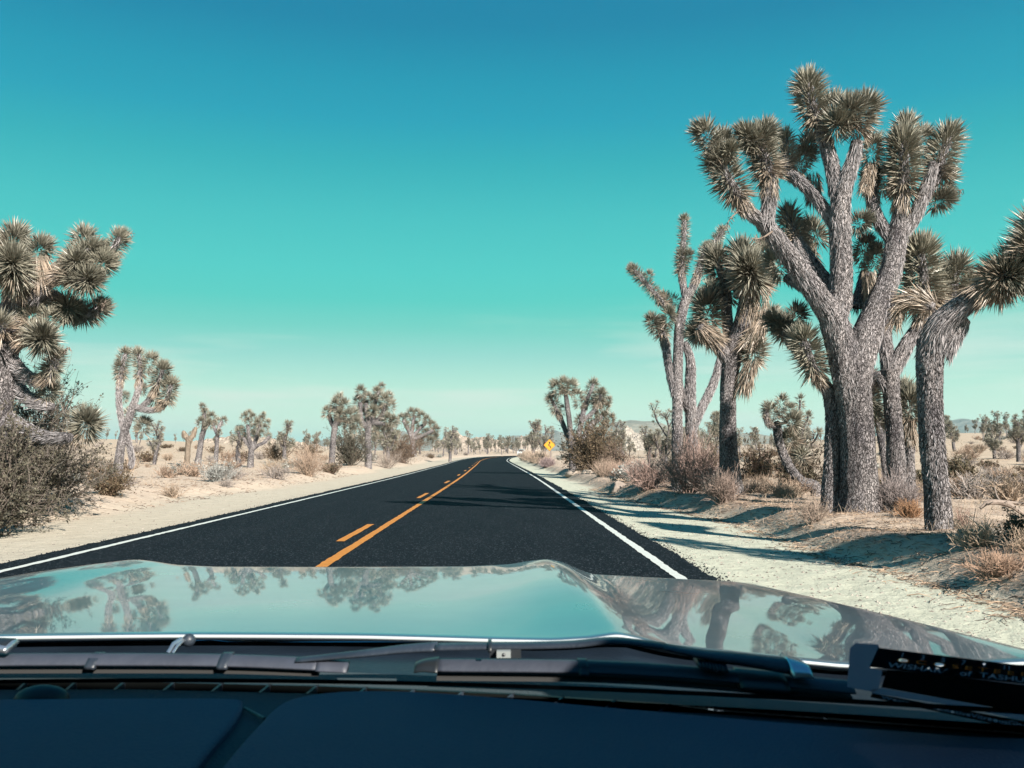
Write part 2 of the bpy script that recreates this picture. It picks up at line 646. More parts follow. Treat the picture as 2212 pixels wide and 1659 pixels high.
def ground_material():
    m, nt, bs = mat('desert_ground')
    L = nt.links
    a = nt.nodes.new('ShaderNodeAttribute')
    a.attribute_name = 'tint'
    sp = nt.nodes.new('ShaderNodeSeparateColor')
    L.new(a.outputs['Color'], sp.inputs[0])
    geo = nt.nodes.new('ShaderNodeNewGeometry')

    def noise(scale, det=6, rough=.6):
        n = nt.nodes.new('ShaderNodeTexNoise')
        n.inputs['Scale'].default_value = scale
        n.inputs['Detail'].default_value = det
        n.inputs['Roughness'].default_value = rough
        L.new(geo.outputs['Position'], n.inputs['Vector'])
        return n

    def ramp(src, p0, c0, p1, c1):
        r = nt.nodes.new('ShaderNodeValToRGB')
        r.color_ramp.elements[0].position = p0
        r.color_ramp.elements[0].color = (*c0, 1)
        r.color_ramp.elements[1].position = p1
        r.color_ramp.elements[1].color = (*c1, 1)
        L.new(src, r.inputs['Fac'])
        return r

    def mix(fac, A, B, blend='MIX'):
        x = nt.nodes.new('ShaderNodeMix')
        x.data_type = 'RGBA'
        x.blend_type = blend
        if isinstance(fac, float):
            x.inputs['Factor'].default_value = fac
        else:
            L.new(fac, x.inputs['Factor'])
        L.new(A, x.inputs['A'])
        L.new(B, x.inputs['B'])
        return x.outputs['Result']

    n_big, n_mid, n_fine = noise(.35), noise(3.0), noise(38.0, 5, .7)
    sand = ramp(n_mid.outputs['Fac'], .3, (.40, .318, .25), .72, (.47, .385, .31))
    grav = ramp(n_mid.outputs['Fac'], .3, (.385, .392, .315), .72, (.455, .46, .375))
    litter = ramp(n_fine.outputs['Fac'], .35, (.235, .175, .138), .68, (.42, .33, .265))
    plain = ramp(n_big.outputs['Fac'], .35, (.375, .29, .215), .65, (.45, .365, .28))
    speck = ramp(n_fine.outputs['Fac'], .32, (.55, .52, .50), .52, (1, 1, 1))
    c = mix(sp.outputs['Blue'], sand.outputs['Color'], plain.outputs['Color'])
    c = mix(sp.outputs['Red'], c, grav.outputs['Color'])
    c = mix(.5, c, speck.outputs['Color'], 'MULTIPLY')
    c = mix(sp.outputs['Green'], c, litter.outputs['Color'])
    L.new(c, bs.inputs['Base Color'])
    bs.inputs['Roughness'].default_value = .95
    bs.inputs['Specular IOR Level'].default_value = .1
    bp = nt.nodes.new('ShaderNodeBump')
    bp.inputs['Strength'].default_value = .55
    bp.inputs['Distance'].default_value = .02
    L.new(n_fine.outputs['Fac'], bp.inputs['Height'])
    bp2 = nt.nodes.new('ShaderNodeBump')
    bp2.inputs['Strength'].default_value = .5
    bp2.inputs['Distance'].default_value = .12
    L.new(n_mid.outputs['Fac'], bp2.inputs['Height'])
    L.new(bp.outputs['Normal'], bp2.inputs['Normal'])
    L.new(bp2.outputs['Normal'], bs.inputs['Normal'])
    return m


def asphalt_material():
    m, nt, bs = mat('asphalt')
    L = nt.links
    geo = nt.nodes.new('ShaderNodeNewGeometry')
    v = nt.nodes.new('ShaderNodeTexVoronoi')
    v.inputs['Scale'].default_value = 75
    L.new(geo.outputs['Position'], v.inputs['Vector'])
    n = nt.nodes.new('ShaderNodeTexNoise')
    n.inputs['Scale'].default_value = 1.3
    n.inputs['Detail'].default_value = 6
    mp = nt.nodes.new('ShaderNodeMapping')
    mp.inputs['Scale'].default_value = (1.6, .22, 1)
    L.new(geo.outputs['Position'], mp.inputs['Vector'])
    L.new(mp.outputs['Vector'], n.inputs['Vector'])
    base = nt.nodes.new('ShaderNodeValToRGB')
    base.color_ramp.elements[0].position = .3
    base.color_ramp.elements[0].color = (.0042, .0075, .0105, 1)
    base.color_ramp.elements[1].position = .75
    base.color_ramp.elements[1].color = (.0075, .0110, .0145, 1)
    L.new(n.outputs['Fac'], base.inputs['Fac'])
    # pale stones in the new surface: one cell in twelve
    sc = nt.nodes.new('ShaderNodeSeparateColor')
    L.new(v.outputs['Color'], sc.inputs[0])
    st = nt.nodes.new('ShaderNodeValToRGB')
    st.color_ramp.elements[0].position = .93
    st.color_ramp.elements[0].color = (0, 0, 0, 1)
    st.color_ramp.elements[1].position = 1.0
    st.color_ramp.elements[1].color = (1, 1, 1, 1)
    L.new(sc.outputs['Red'], st.inputs['Fac'])
    mx = nt.nodes.new('ShaderNodeMix')
    mx.data_type = 'RGBA'
    L.new(st.outputs['Color'], mx.inputs['Factor'])
    L.new(base.outputs['Color'], mx.inputs['A'])
    mx.inputs['B'].default_value = (.10, .12, .14, 1)
    L.new(mx.outputs['Result'], bs.inputs['Base Color'])
    bs.inputs['Roughness'].default_value = .9
    bs.inputs['Specular IOR Level'].default_value = .06
    bp = nt.nodes.new('ShaderNodeBump')
    bp.inputs['Strength'].default_value = .5
    bp.inputs['Distance'].default_value = .006
    L.new(v.outputs['Distance'], bp.inputs['Height'])
    L.new(bp.outputs['Normal'], bs.inputs['Normal'])
    return m


M_GROUND = ground_material()
M_ASPHALT = asphalt_material()
M_WHITE_LINE = simple('white_road_paint', (.50, .52, .49), .6, noise=.10, nscale=30, bump=.3)
M_YELLOW_LINE = simple('yellow_road_paint', (.42, .155, .012), .6, noise=.16, nscale=25, bump=.3)


# ------------------------------------------------------------------ ground sheet
def build_ground():
    xs = np.concatenate([-np.geomspace(40, 9000, 44)[::-1], np.arange(-39, -16, .8), np.arange(-16, -5, .16), np.arange(-5, 2, .5),
                         np.arange(2, 11, .09), np.arange(11, 40, .6), np.geomspace(41, 9000, 44)])
    ys = np.concatenate([-np.geomspace(12, 3000, 20)[::-1], np.arange(-11, 5, .7), np.arange(5, 32, .11), np.arange(32, 70, .4),
                         np.arange(70, 330, 2.5), np.geomspace(333, 12000, 44)])
    X, Y = np.meshgrid(xs, ys)
    Z = terr(X, Y)
    s = X - road_c(Y)
    be = berm_edge(Y)
    le = -8.3 + 0.8 * (fbm(Y * .15 + 31, Y * 0 + 7, 3) - .5) * 2
    wob = (fbm(X * 1.2, Y * 1.2, 3) - .5) * .6
    gravel = (1 - sstep(-.25, .5, s - be + wob)) * (1 - sstep(-.6, 1.0, le - s + wob))
    gravel = gravel * (1 - sstep(150, 400, Y))
    litter = sstep(-.1, .6, s - be + wob * 1.2) * (1 - sstep(3.0, 7.5, s - be + 2 * wob)) * (1 - sstep(50, 110, Y))
    litter = litter * (.25 + .75 * sstep(.38, .62, fbm(X * .7 + 3, Y * .7 + 11, 4)))
    gravel = gravel * np.where(s < -1.7, .42, 1.0)
    plain = sstep(9, 30, np.abs(s + 1.7)) * .8
    m = MB()
    ny, nx = X.shape
    i = np.arange(ny - 1)[:, None] * nx + np.arange(nx - 1)[None]
    F = np.stack([i, i + 1, i + nx + 1, i + nx], -1).reshape(-1, 4)
    m.add(np.stack([X, Y, Z], -1).reshape(-1, 3), F, np.stack([gravel, litter, plain], -1).reshape(-1, 3))
    tag(m.build('desert_ground', M_GROUND, smooth=True), 'pale sandy desert ground with gravel road shoulders', None, kind='structure')


build_ground()


# ------------------------------------------------------------------ road, lines and dashes
def strip(ys, x0, x1, z, jit0=0.0, jit1=0.0, seed=0):
    ys = np.asarray(ys, float)
    c = road_c(ys)
    sl = np.gradient(c, ys) if len(ys) > 1 else np.zeros_like(ys)
    nx_, ny_ = 1 / np.sqrt(1 + sl ** 2), -sl / np.sqrt(1 + sl ** 2)
    rg = np.random.RandomState(seed)
    a = np.broadcast_to(x0, ys.shape) + jit0 * rg.normal(size=len(ys))
    b_ = np.broadcast_to(x1, ys.shape) + jit1 * rg.normal(size=len(ys))
    a = a + .022 * (fbm(ys * .9 + seed, ys * 0 + 3.3, 3) - .5)
    b_ = b_ + .022 * (fbm(ys * .9 + seed + 40, ys * 0 + 5.3, 3) - .5)
    zz = road_z(ys) + z
    P0 = np.stack([c + nx_ * a, ys + ny_ * a, zz], -1)
    P1 = np.stack([c + nx_ * b_, ys + ny_ * b_, zz], -1)
    V = np.stack([P0, P1], 1).reshape(-1, 3)
    i = np.arange(len(ys) - 1) * 2
    return V, np.stack([i, i + 1, i + 3, i + 2], 1)


RY = np.concatenate([np.arange(-60, 4, 1.0), np.arange(4, 40, .10), np.arange(40, 110, .5), np.arange(110, 420, 1.5)])


def build_road():
    m = MB()
    wob = .05 * (fbm(RY * 1.5, RY * 0 + 1, 4) - .5) * 2
    V, F = strip(RY, L_EDGE - wob, R_EDGE + wob, 0.012, .016, .016, 1)
    m.add(V, F)
    # the thin side of the mat down to the gravel
    n = len(RY)
    for sgn, k in ((-1, 0), (1, 1)):
        E = V.reshape(n, 2, 3)[:, k]
        E2 = E + np.array([sgn * .05, 0, -.09])
        W = np.stack([E, E2], 1).reshape(-1, 3)
        i = np.arange(n - 1) * 2
        Q = np.stack([i, i + 2, i + 3, i + 1], 1)
        m.add(W, Q if sgn < 0 else Q[:, ::-1])
    road = m.build('road', M_ASPHALT)
    tag(road, 'freshly paved black two lane asphalt road', None, kind='structure')
    for nm, xa, xb, j in (('right_edge_line', 1.73, 1.83, .006), ('left_edge_line', -5.25, -5.155, .006)):
        m = MB()
        V, F = strip(RY, xa, xb, 0.017, j, j, 3)
        m.add(V, F)
        o = m.build(nm.split('_', 1)[1], M_WHITE_LINE, road)
        o['label'] = 'white edge line along the %s side of the road' % ('right' if xa > 0 else 'left')
    m = MB()
    V, F = strip(RY, -2.005, -1.885, 0.017, .005, .005, 4)
    m.add(V, F)
    tag(m.build('centre_line', M_YELLOW_LINE, road), 'solid yellow centre line of the road')
    y0, k = 12.92 - 12.19 * 2, 0
    while y0 < 260:
        m = MB()
        V, F = strip(np.linspace(y0, y0 + 3.05, 12), -2.30, -2.18, 0.017, .004, .004, 5 + k)
        m.add(V, F)
        m.build('dash', M_YELLOW_LINE, road)
        y0 += 12.19
        k += 1


build_road()

# ------------------------------------------------------------------ joshua trees
LIVE = np.array([.275, .258, .205])
DEAD = np.array([.40, .315, .245])
BARK = np.array([.29, .268, .275])


def sleeve(mb, p, r, n, rg, rc=.25, dead=.0, lively=1.0, wide=.085):
    """a leaf head: daggers all round an axis, reflexed at the bottom, upright at the tip"""
    p = resample(p, n=10)
    t, nn, bb = frames(p)
    u = rg.rand(n)
    tipm = rg.rand(n) < min(.5, .16 + .5 * r / (np.linalg.norm(np.diff(p, axis=0), axis=1).sum() + r))
    u = np.where(tipm, .93 + .07 * rg.rand(n), u)
    q = u * 9
    i = np.clip(q.astype(int), 0, 8)
    f = (q - i)[:, None]
    base = p[i] * (1 - f) + p[i + 1] * f
    T = norm(t[i] * (1 - f) + t[i + 1] * f)
    N_ = norm(nn[i] * (1 - f) + nn[i + 1] * f)
    B_ = np.cross(T, N_)
    th = rg.rand(n) * 2 * np.pi
    e = N_ * np.cos(th)[:, None] + B_ * np.sin(th)[:, None]
    phi = np.where(tipm, np.abs(rg.normal(0, 34, n)), np.interp(u, [0, .35, 1], [128, 96, 62]) + rg.normal(0, 9, n))
    phi = np.radians(np.clip(phi, 0, 150))
    d = norm(T * np.cos(phi)[:, None] + e * np.sin(phi)[:, None] + rg.normal(0, .05, (n, 3)))
    L = r * (1 - rc) * rg.uniform(.6, 1.2, n) * np.where(tipm, 1.12, 1.0)
    base = base + e * (r * rc * np.where(tipm, rg.rand(n), 1.0))[:, None]
    k = np.clip(1 - u * 2.6 + rg.normal(0, .25, n) + dead, 0, 1)[:, None]
    c = (LIVE * lively) * (1 - k) + DEAD * .85 * k
    c = c * rg.uniform(.72, 1.28, (n, 1))
    blades(mb, base, d, L, L * wide, c, rg)


def skirt(mb, p, r0, L, n, rg, col=DEAD, lift=14.0, wide=.062):
    """old leaves lying back along a limb (p runs from the trunk outwards)"""
    p = resample(p, n=28)
    t, nn, bb = frames(p)
    q = rg.rand(n) * 9
    i = np.clip((q * 3).astype(int), 0, 26)
    f = (q * 3 - i)[:, None]
    base = p[i] * (1 - f) + p[i + 1] * f
    T = norm(t[i])
    th = rg.rand(n) * 2 * np.pi
    e = nn[i] * np.cos(th)[:, None] + bb[i] * np.sin(th)[:, None]
    rr = np.interp(q, np.linspace(0, 9, len(r0)), r0) if np.ndim(r0) else np.full(n, r0)
    a = np.radians(np.abs(rg.normal(lift, lift * .5, n)))
    d = norm(-T * np.cos(a)[:, None] + e * np.sin(a)[:, None] + np.array([0, 0, -.22]) + rg.normal(0, .10, (n, 3)))
    LL = L * rg.uniform(.5, 1.25, n)
    c = np.asarray(col) * rg.uniform(.6, 1.3, (n, 1))
    blades(mb, base + e * rr[:, None] * .95, d, LL, LL * wide, c, rg)


class Tree:
    """a joshua tree measured off the photograph: D pixels at a given distance, every limb with its own depth"""

    def __init__(self, label, base, depth=None, seed=1, dens=1.0, group=None, detail=1.0):
        g = ground(*base) if depth is None else on_ground(base[0], depth)
        self.dep = g[1]
        self.o = g
        self.dz0 = 0.0
        self.t = thing('joshua_tree', tuple(g), label, 'tree', group)
        self.rg = np.random.RandomState(seed)
        self.dens, self.detail, self.seed = dens, detail, seed
        self.s = self.dep / FD

    def w(self, pts, dz):
        pts = [tuple(p) for p in pts]
        z = np.linspace(dz[0], dz[1], len(pts))
        return np.array([at(p[0], p[1], self.dep + zz) for p, zz in zip(pts, z)])

    def wood(self, name, pts, dz=(0, 0), seg=14, bark=.10, foot=False, fibres=1.0, tone=None):
        tone = tone or (1.05 if foot else 1.25)
        P = self.w(pts, dz)
        R = np.array([p[2] for p in pts]) * self.s * .87
        if foot:
            q = P[0].copy()
            q[2] = self.o[2] - .25
            low = P[0].copy()
            P = np.vstack([q, P])
            R = np.concatenate([[R[0] * 1.12], R])
        A = resample(np.hstack([P, R[:, None]]), step=.06 / max(self.detail, .3))
        m = MB()
        self.seed += 1
        tube(m, A[:, :3], A[:, 3], seg=seg, bark=bark, seed=self.seed, col=BARK * tone, mat=0, freq=seg * .55)
        length = np.linalg.norm(np.diff(A[:, :3], axis=0), axis=1).sum()
        n = int(fibres * 1500 * self.detail * length * A[:, 3].mean() / .15)
        n = min(n if foot else int(n * 1.8), 6500)
        if n > 10:
            fl, fw = (.075, .19) if foot else (.15, .075)
            skirt(m, A[:, :3], A[:, 3], fl, n, self.rg, col=BARK * (1.12 if foot else 1.3) * tone, lift=15 if foot else 10, wide=fw)
            if m.f:
                g, _ = m.f[-1]
                m.f[-1] = (g, 1)
        return m.build(name, [M_BARK, M_FIBRE], self.t, self.o, smooth=True)

    def trunk(self, pts, dz=(0, 0), seg=36, **k):
        return self.wood('trunk', pts, dz, seg=seg, foot=True, **k)

    def limb(self, pts, dz=(0, 0), head=None, hr=40, hn=520, sk=True, tip=True, **k):
        """a limb whose end carries a leaf head along the D points in head"""
        full = list(pts)
        if head:
            r = full[-1][2]
            full += [(h[0], h[1], max(3.0, r * .75)) for h in head]
        o = self.wood('limb', full, dz, **k)
        if head:
            f0 = (len(pts) - 1) / (len(full) - 1)
            zh = (dz[0] + (dz[1] - dz[0]) * f0, dz[1])
            self.head([pts[-1]] + list(head), hr, hn, zh)
            if sk and len(pts) > 1:
                m = MB()
                P = self.w([pts[-2], pts[-1]], (zh[0], zh[0]))
                Pm = P[1] + (P[0] - P[1]) * min(1.0, .30 / max(.01, np.linalg.norm(P[1] - P[0])))
                skirt(m, np.array([Pm, P[1]]), pts[-1][2] * self.s * 1.15, .15 * hr * self.s / .28, int(300 * self.dens), self.rg, lift=15)
                m.build('dead_leaf_skirt', M_LEAF, self.t, self.o)
        return o

    def head(self, pts, r, n=520, dz=(0, 0), dead=0.0, lively=1.0):
        m = MB()
        if len(pts) == 1:
            x, y = pts[0][:2]
            pts = [(x, y + r * .35), (x, y - r * .15)]
        q = self.rg.rand()
        sleeve(m, self.w(pts, dz), r * self.rg.uniform(1.0, 1.18) * self.s, int(1.35 * n * self.dens), self.rg, dead=dead + (.28 if q < .22 else 0.0), lively=lively * self.rg.uniform(.76, 1.22))
        return m.build('leaf_head', M_LEAF, self.t, self.o)

    def skirt(self, pts, r, L, n=260, dz=(0, 0), lift=16):
        m = MB()
        skirt(m, self.w(pts, dz), r * self.s, L * .66 * self.s, int(1.8 * n * self.dens), self.rg, lift=lift)
        return m.build('dead_leaf_skirt', M_LEAF, self.t, self.o)


# ---- the tallest tree by the right verge
A = Tree('tallest joshua tree in the foreground, thick forked trunk rising beside the right verge', (1857, 1106), seed=11)
A.trunk([(1857, 1106, 56), (1856, 1066, 46), (1852, 960, 40), (1845, 860, 40), (1838, 790, 44)], seg=56, bark=.085, fibres=1.2, tone=.98)
A.limb([(1840, 860, 36), (1818, 750, 36), (1800, 690, 33), (1778, 655, 27), (1738, 598, 24), (1700, 545, 22), (1662, 496, 20), (1640, 468, 18)], (0, -.5), seg=28)
A.limb([(1642, 474, 15), (1612, 452, 14), (1596, 428, 13)], (-.5, -.65), head=[(1572, 385), (1552, 345)], hr=42, hn=760, seg=18)
A.head([(1552, 345), (1532, 300), (1518, 283)], 38, 520, (-.65, -.75))
A.head([(1556, 330), (1562, 300)], 33, 380, (-.6, -.55))
A.head([(1560, 345), (1578, 322)], 30, 320, (-.6, -.8))
A.limb([(1655, 484, 17), (1662, 430, 16), (1662, 382, 15)], (-.5, -.6), head=[(1648, 335), (1634, 300)], hr=43, hn=850, seg=18)
A.head([(1630, 318), (1610, 290)], 36, 430, (-.6, -.7))
A.head([(1640, 310), (1656, 280)], 38, 480, (-.6, -.55))
A.limb([(1800, 700, 30), (1815, 640, 27), (1817, 560, 25), (1814, 490, 24), (1818, 430, 21), (1829, 385, 18), (1846, 335, 15), (1851, 305, 14)], (0, -.25), seg=28)
A.limb([(1812, 440, 18), (1800, 370, 17), (1786, 315, 16), (1772, 270, 14)], (-.1, .1), head=[(1752, 225), (1745, 180)], hr=44, hn=900, seg=18, sk=False)
A.head([(1792, 262), (1802, 222)], 38, 520, (0, .05))
A.head([(1828, 268), (1838, 235)], 42, 520, (-.25, -.35))
A.head([(1848, 285), (1872, 228)], 46, 700, (-.25, -.2))
A.head([(1800, 285), (1812, 262)], 44, 420, (-.1, -.35))
A.limb([(1800, 480, 14), (1764, 428, 13), (1724, 388, 12), (1702, 366, 12)], (0, .5), head=[(1697, 335), (1694, 298)], hr=34, hn=520, seg=14)
A.head([(1715, 372), (1742, 330)], 36, 420, (.5, .7))
A.head([(1738, 340), (1748, 305)], 33, 380, (.6, .7))
A.skirt([(1758, 430), (1756, 372)], 12, 46, 320, (.5, .6))
A.head([(1880, 350), (1886, 308)], 34, 420, (.3, .35))
A.skirt([(1868, 410), (1884, 350)], 10, 40, 260, (.2, .3))
A.limb([(1838, 850, 36), (1866, 745, 36), (1893, 672, 31), (1920, 600, 26), (1933, 540, 24), (1938, 495, 24)], (0, .25), seg=28)
A.limb([(1936, 505, 18), (1944, 450, 15), (1950, 415, 14)], (.25, .1), head=[(1953, 360), (1950, 305)], hr=48, hn=1000, seg=18)
A.head([(1953, 320), (1958, 268)], 40, 520, (.2, .3))
A.limb([(1945, 505, 18), (1974, 470, 16), (1992, 428, 15), (2008, 384, 14), (2017, 352, 12)], (.25, .0), seg=18, sk=False)
A.limb([(2000, 420, 12), (2024, 380, 11)], (.2, .35), head=[(2036, 335), (2050, 295)], hr=44, hn=760, seg=14, sk=False)
A.head([(1985, 330), (1996, 290)], 36, 430, (.4, .45))
A.head([(2020, 412), (2044, 380)], 36, 430, (.3, .4))
A.head([(2012, 440), (2042, 428)], 34, 430, (.3, .2))
A.limb([(1930, 520, 16), (1902, 482, 15), (1886, 440, 13), (1884, 405, 12)], (.25, .6), head=[(1880, 372)], hr=32, hn=420, seg=16)
A.head([(1905, 412), (1915, 375)], 36, 420, (.6, .7))
A.limb([(1808, 640, 20), (1768, 588, 18), (1738, 548, 16), (1722, 520, 15)], (.1, .8), head=[(1710, 488), (1703, 462)], hr=36, hn=520, seg=16)
A.skirt([(1760, 590), (1735, 520)], 16, 52, 330, (.7, .9))
A.head([(1770, 520), (1752, 492)], 36, 480, (.5, .8))
A.head([(1842, 490), (1868, 476)], 34, 420, (.4, .3))
A.limb([(1880, 690, 15), (1885, 640, 13), (1878, 592, 12)], (.3, .2), seg=14)
A.skirt([(1886, 660), (1875, 582)], 14, 40, 420, (.3, .2), lift=10)
A.limb([(1905, 690, 18), (1938, 658, 15), (1964, 646, 14), (1992, 652, 13), (2016, 664, 10)], (.1, -.3), seg=16)
A.skirt([(1925, 690), (1950, 652), (1985, 648), (2015, 665)], 15, 55, 620, (.1, -.3), lift=22)
A.head([(1862, 560), (1872, 522)], 36, 460, (.9, 1.1))
A.head([(1884, 590), (1893, 545)], 34, 420, (.8, .9))
A.limb([(1850, 660, 15), (1862, 620, 13), (1868, 590, 12)], (.5, .9), seg=12, sk=False)
A.head([(1690, 590), (1668, 560)], 36, 420, (.9, 1.1))
A.limb([(1790, 640, 14), (1740, 620, 13), (1700, 600, 12)], (.3, 1.0), seg=12, sk=False)
A.head([(1780, 640), (1762, 606)], 34, 360, (.9, 1.0))

def stalk(T, pts, dz, L, n, seed):
    """a dried flower stalk: a bent stem with short broken twigs"""
    rg = np.random.RandomState(seed)
    P = resample(T.w(pts, dz), n=12)
    m = MB()
    tube(m, P, np.linspace(.016, .006, 12), 6, .1, seed, (.30, .23, .19))
    q = rg.randint(2, 12, n)
    d = norm(rg.normal(size=(n, 3)) + np.array([0, 0, -.3]))
    B = P[q]
    ln = L * rg.uniform(.4, 1.1, n)[:, None]
    Q = np.stack([B, B + d * ln * .5, B + d * ln + np.array([0, 0, -.02])], 1)
    sticks(m, Q, np.tile([.006, .005, .007], (n, 1)), np.array([.34, .27, .23]) * rg.uniform(.7, 1.3, (n, 1)))
    m.build('dry_flower_stalk', M_TWIG, T.t, T.o)


stalk(A, [(1606, 446), (1588, 462), (1576, 474), (1568, 490)], (-.6, -.8), .10, 26, 1)
stalk(A, [(1668, 500), (1650, 512), (1636, 516), (1624, 514)], (-.6, -.8), .09, 22, 2)
stalk(A, [(1750, 190), (1728, 196), (1716, 200)], (0, -.2), .06, 16, 3)
stalk(A, [(2044, 424), (2066, 412), (2080, 410)], (.2, .1), .08, 20, 4)

# ---- the leaning tree at the right edge
B = Tree('joshua tree at the right edge whose trunk bends over into a long leafy arm', (2028, 1128), depth=11.6, seed=23)
B.trunk([(2028, 1128, 31), (2024, 1060, 28), (2014, 960, 28), (2009, 860, 28), (2008, 790, 30), (2012, 735, 32)], seg=44, bark=.10, fibres=1.5)
B.limb([(2010, 760, 30), (2026, 706, 29), (2062, 672, 26), (2105, 640, 23), (2145, 612, 20)], (0, -.6), seg=28, fibres=2.0,
       head=[(2205, 575), (2262, 535)], hr=66, hn=1500)
B.skirt([(2128, 630), (2168, 592)], 18, 46, 360, (-.4, -.6), lift=16)
B.limb([(2040, 760, 20), (2062, 722, 20), (2084, 690, 15)], (-.05, -.1), seg=18, fibres=1.5)
B.head([(2230, 560), (2250, 490)], 62, 800, (-.7, -.6))
B.head([(2150, 600), (2196, 592)], 58, 700, (-.5, -.6))

# ---- the trees standing behind the two
Cc = Tree('joshua tree between the two big trunks, spreading low dark arms behind them', (1936, 1060), depth=16.4, seed=31)
Cc.trunk([(1938, 1062, 23), (1934, 960, 20), (1926, 860, 19), (1922, 800, 22)], seg=28)
Cc.limb([(1922, 810, 19), (1916, 765, 16), (1912, 715, 14), (1926, 680, 12)], (0, .2), seg=16)
Cc.limb([(1928, 800, 19), (1958, 745, 17), (1988, 700, 15), (2000, 660, 13)], (0, -.2), head=[(1994, 600), (1986, 545)], hr=58, hn=900, seg=18)
Cc.head([(2010, 640), (2032, 600)], 42, 480, (-.1, .2))
Cc.limb([(1985, 710, 13), (2030, 665, 12), (2052, 640, 11)], (-.1, .2), head=[(2062, 605), (2066, 575)], hr=44, hn=620, seg=14)
Cc.limb([(1912, 830, 15), (1896, 810, 13), (1882, 830, 12)], (0, .3), seg=12, head=[(1878, 860), (1880, 890)], hr=36, hn=520)
Cc.head([(1890, 920), (1884, 890)], 34, 420, (.3, .5))
Cc.head([(1910, 700), (1912, 655)], 36, 420, (.2, .3))
Cc.head([(1955, 590), (1962, 545)], 38, 480, (.5, .7))
Cc.head([(2080, 640), (2100, 615)], 36, 420, (.2, .1))
C2 = Tree('slim young joshua tree with one round leaf head, half hidden between the big trunks', (1963, 1052), depth=17.6, seed=37)
C2.trunk([(1964, 1052, 14), (1964, 980, 12), (1966, 912, 11)], seg=20)
C2.head([(1966, 905), (1965, 862)], 43, 800)
C2.head([(1955, 860), (1950, 838)], 34, 300, (.1, .2))
C2.skirt([(1964, 950), (1966, 900)], 11, 42, 320, lift=12)
C3 = Tree('thin joshua tree standing in the gap just right of the thickest trunk', (1908, 1030), depth=24.0, seed=38, detail=.6)
C3.trunk([(1916, 1040, 9), (1905, 960, 8), (1896, 910, 8)], seg=14)
C3.limb([(1897, 912, 7), (1888, 880, 7)], (0, 0), head=[(1882, 850)], hr=26, hn=260, seg=10)
Dd = Tree('joshua tree just left of the thickest trunk, leaning one leafy arm out over the scrub', (1794, 1080), depth=15.2, seed=41)
Dd.trunk([(1794, 1082, 23), (1797, 990, 18), (1800, 900, 18), (1792, 850, 16), (1782, 830, 14)], seg=28)
Dd.limb([(1788, 846, 14), (1772, 822, 12), (1762, 806, 11)], (0, -.2), head=[(1750, 775), (1734, 730)], hr=42, hn=820, seg=16)
Dd.limb([(1755, 800, 10), (1728, 764, 10), (1710, 738, 10), (1698, 722, 9)], (-.05, .35), head=[(1688, 700)], hr=34, hn=520, seg=14)
Dd.head([(1704, 708), (1724, 674)], 33, 460, (.35, .45))
Dd.head([(1700, 715), (1668, 690)], 32, 420, (.35, .3))

# ---- dark tree
E = Tree('dark shaded joshua tree with a bushy top, left of the tallest tree', (1580, 1068), seed=53)
E.trunk([(1580, 1068, 29), (1574, 980, 22), (1572, 900, 19), (1574, 830, 19), (1582, 770, 22), (1592, 730, 24)], seg=32)
E.limb([(1590, 740, 22), (1606, 690, 20), (1615, 640, 18), (1620, 605, 16)], (0, -.3), head=[(1620, 575)], hr=46, hn=760, seg=20, fibres=1.6)
E.head([(1606, 585), (1602, 545)], 44, 700, (-.2, .1))
E.head([(1628, 606), (1618, 582)], 50, 620, (-.55, -.95))
E.head([(1645, 620), (1656, 590)], 40, 480, (-.2, -.1), dead=.45)
E.skirt([(1640, 680), (1650, 610)], 12, 34, 300, (-.3, -.4), lift=16)
E.skirt([(1614, 690), (1622, 630)], 17, 32, 300, (-.3, -.4), lift=10)
E.head([(1640, 560), (1652, 535)], 36, 420, (.3, .5))
E.limb([(1578, 780, 18), (1548, 742, 16), (1528, 722, 14), (1512, 706, 11)], (0, -.35), seg=16)
E.skirt([(1545, 735), (1508, 704)], 13, 46, 360, (-.3, -.4), lift=28)
E.head([(1534, 702), (1526, 655)], 42, 640, (-.1, .0))
E.head([(1520, 720), (1500, 718)], 36, 420, (-.1, .1))
E.head([(1538, 645), (1536, 622)], 28, 240, (.1, .1))
E.limb([(1582, 760, 15), (1572, 700, 13), (1568, 650, 12), (1564, 622, 11)], (.1, .4), head=[(1558, 590), (1546, 556)], hr=42, hn=820, seg=14)
E.head([(1574, 650), (1580, 610)], 34, 420, (.3, .3))
E.limb([(1600, 745, 14), (1622, 715, 12), (1640, 700, 10)], (.1, .2), head=[(1655, 690), (1668, 678)], hr=32, hn=420, seg=14)
E.head([(1625, 780), (1632, 745)], 34, 460, (-.2, -.3))
E.skirt([(1606, 838), (1626, 770)], 12, 46, 420, (-.2, -.3), lift=14)
E.skirt([(1618, 745), (1648, 690)], 13, 48, 380, (-.3, -.3), lift=20)

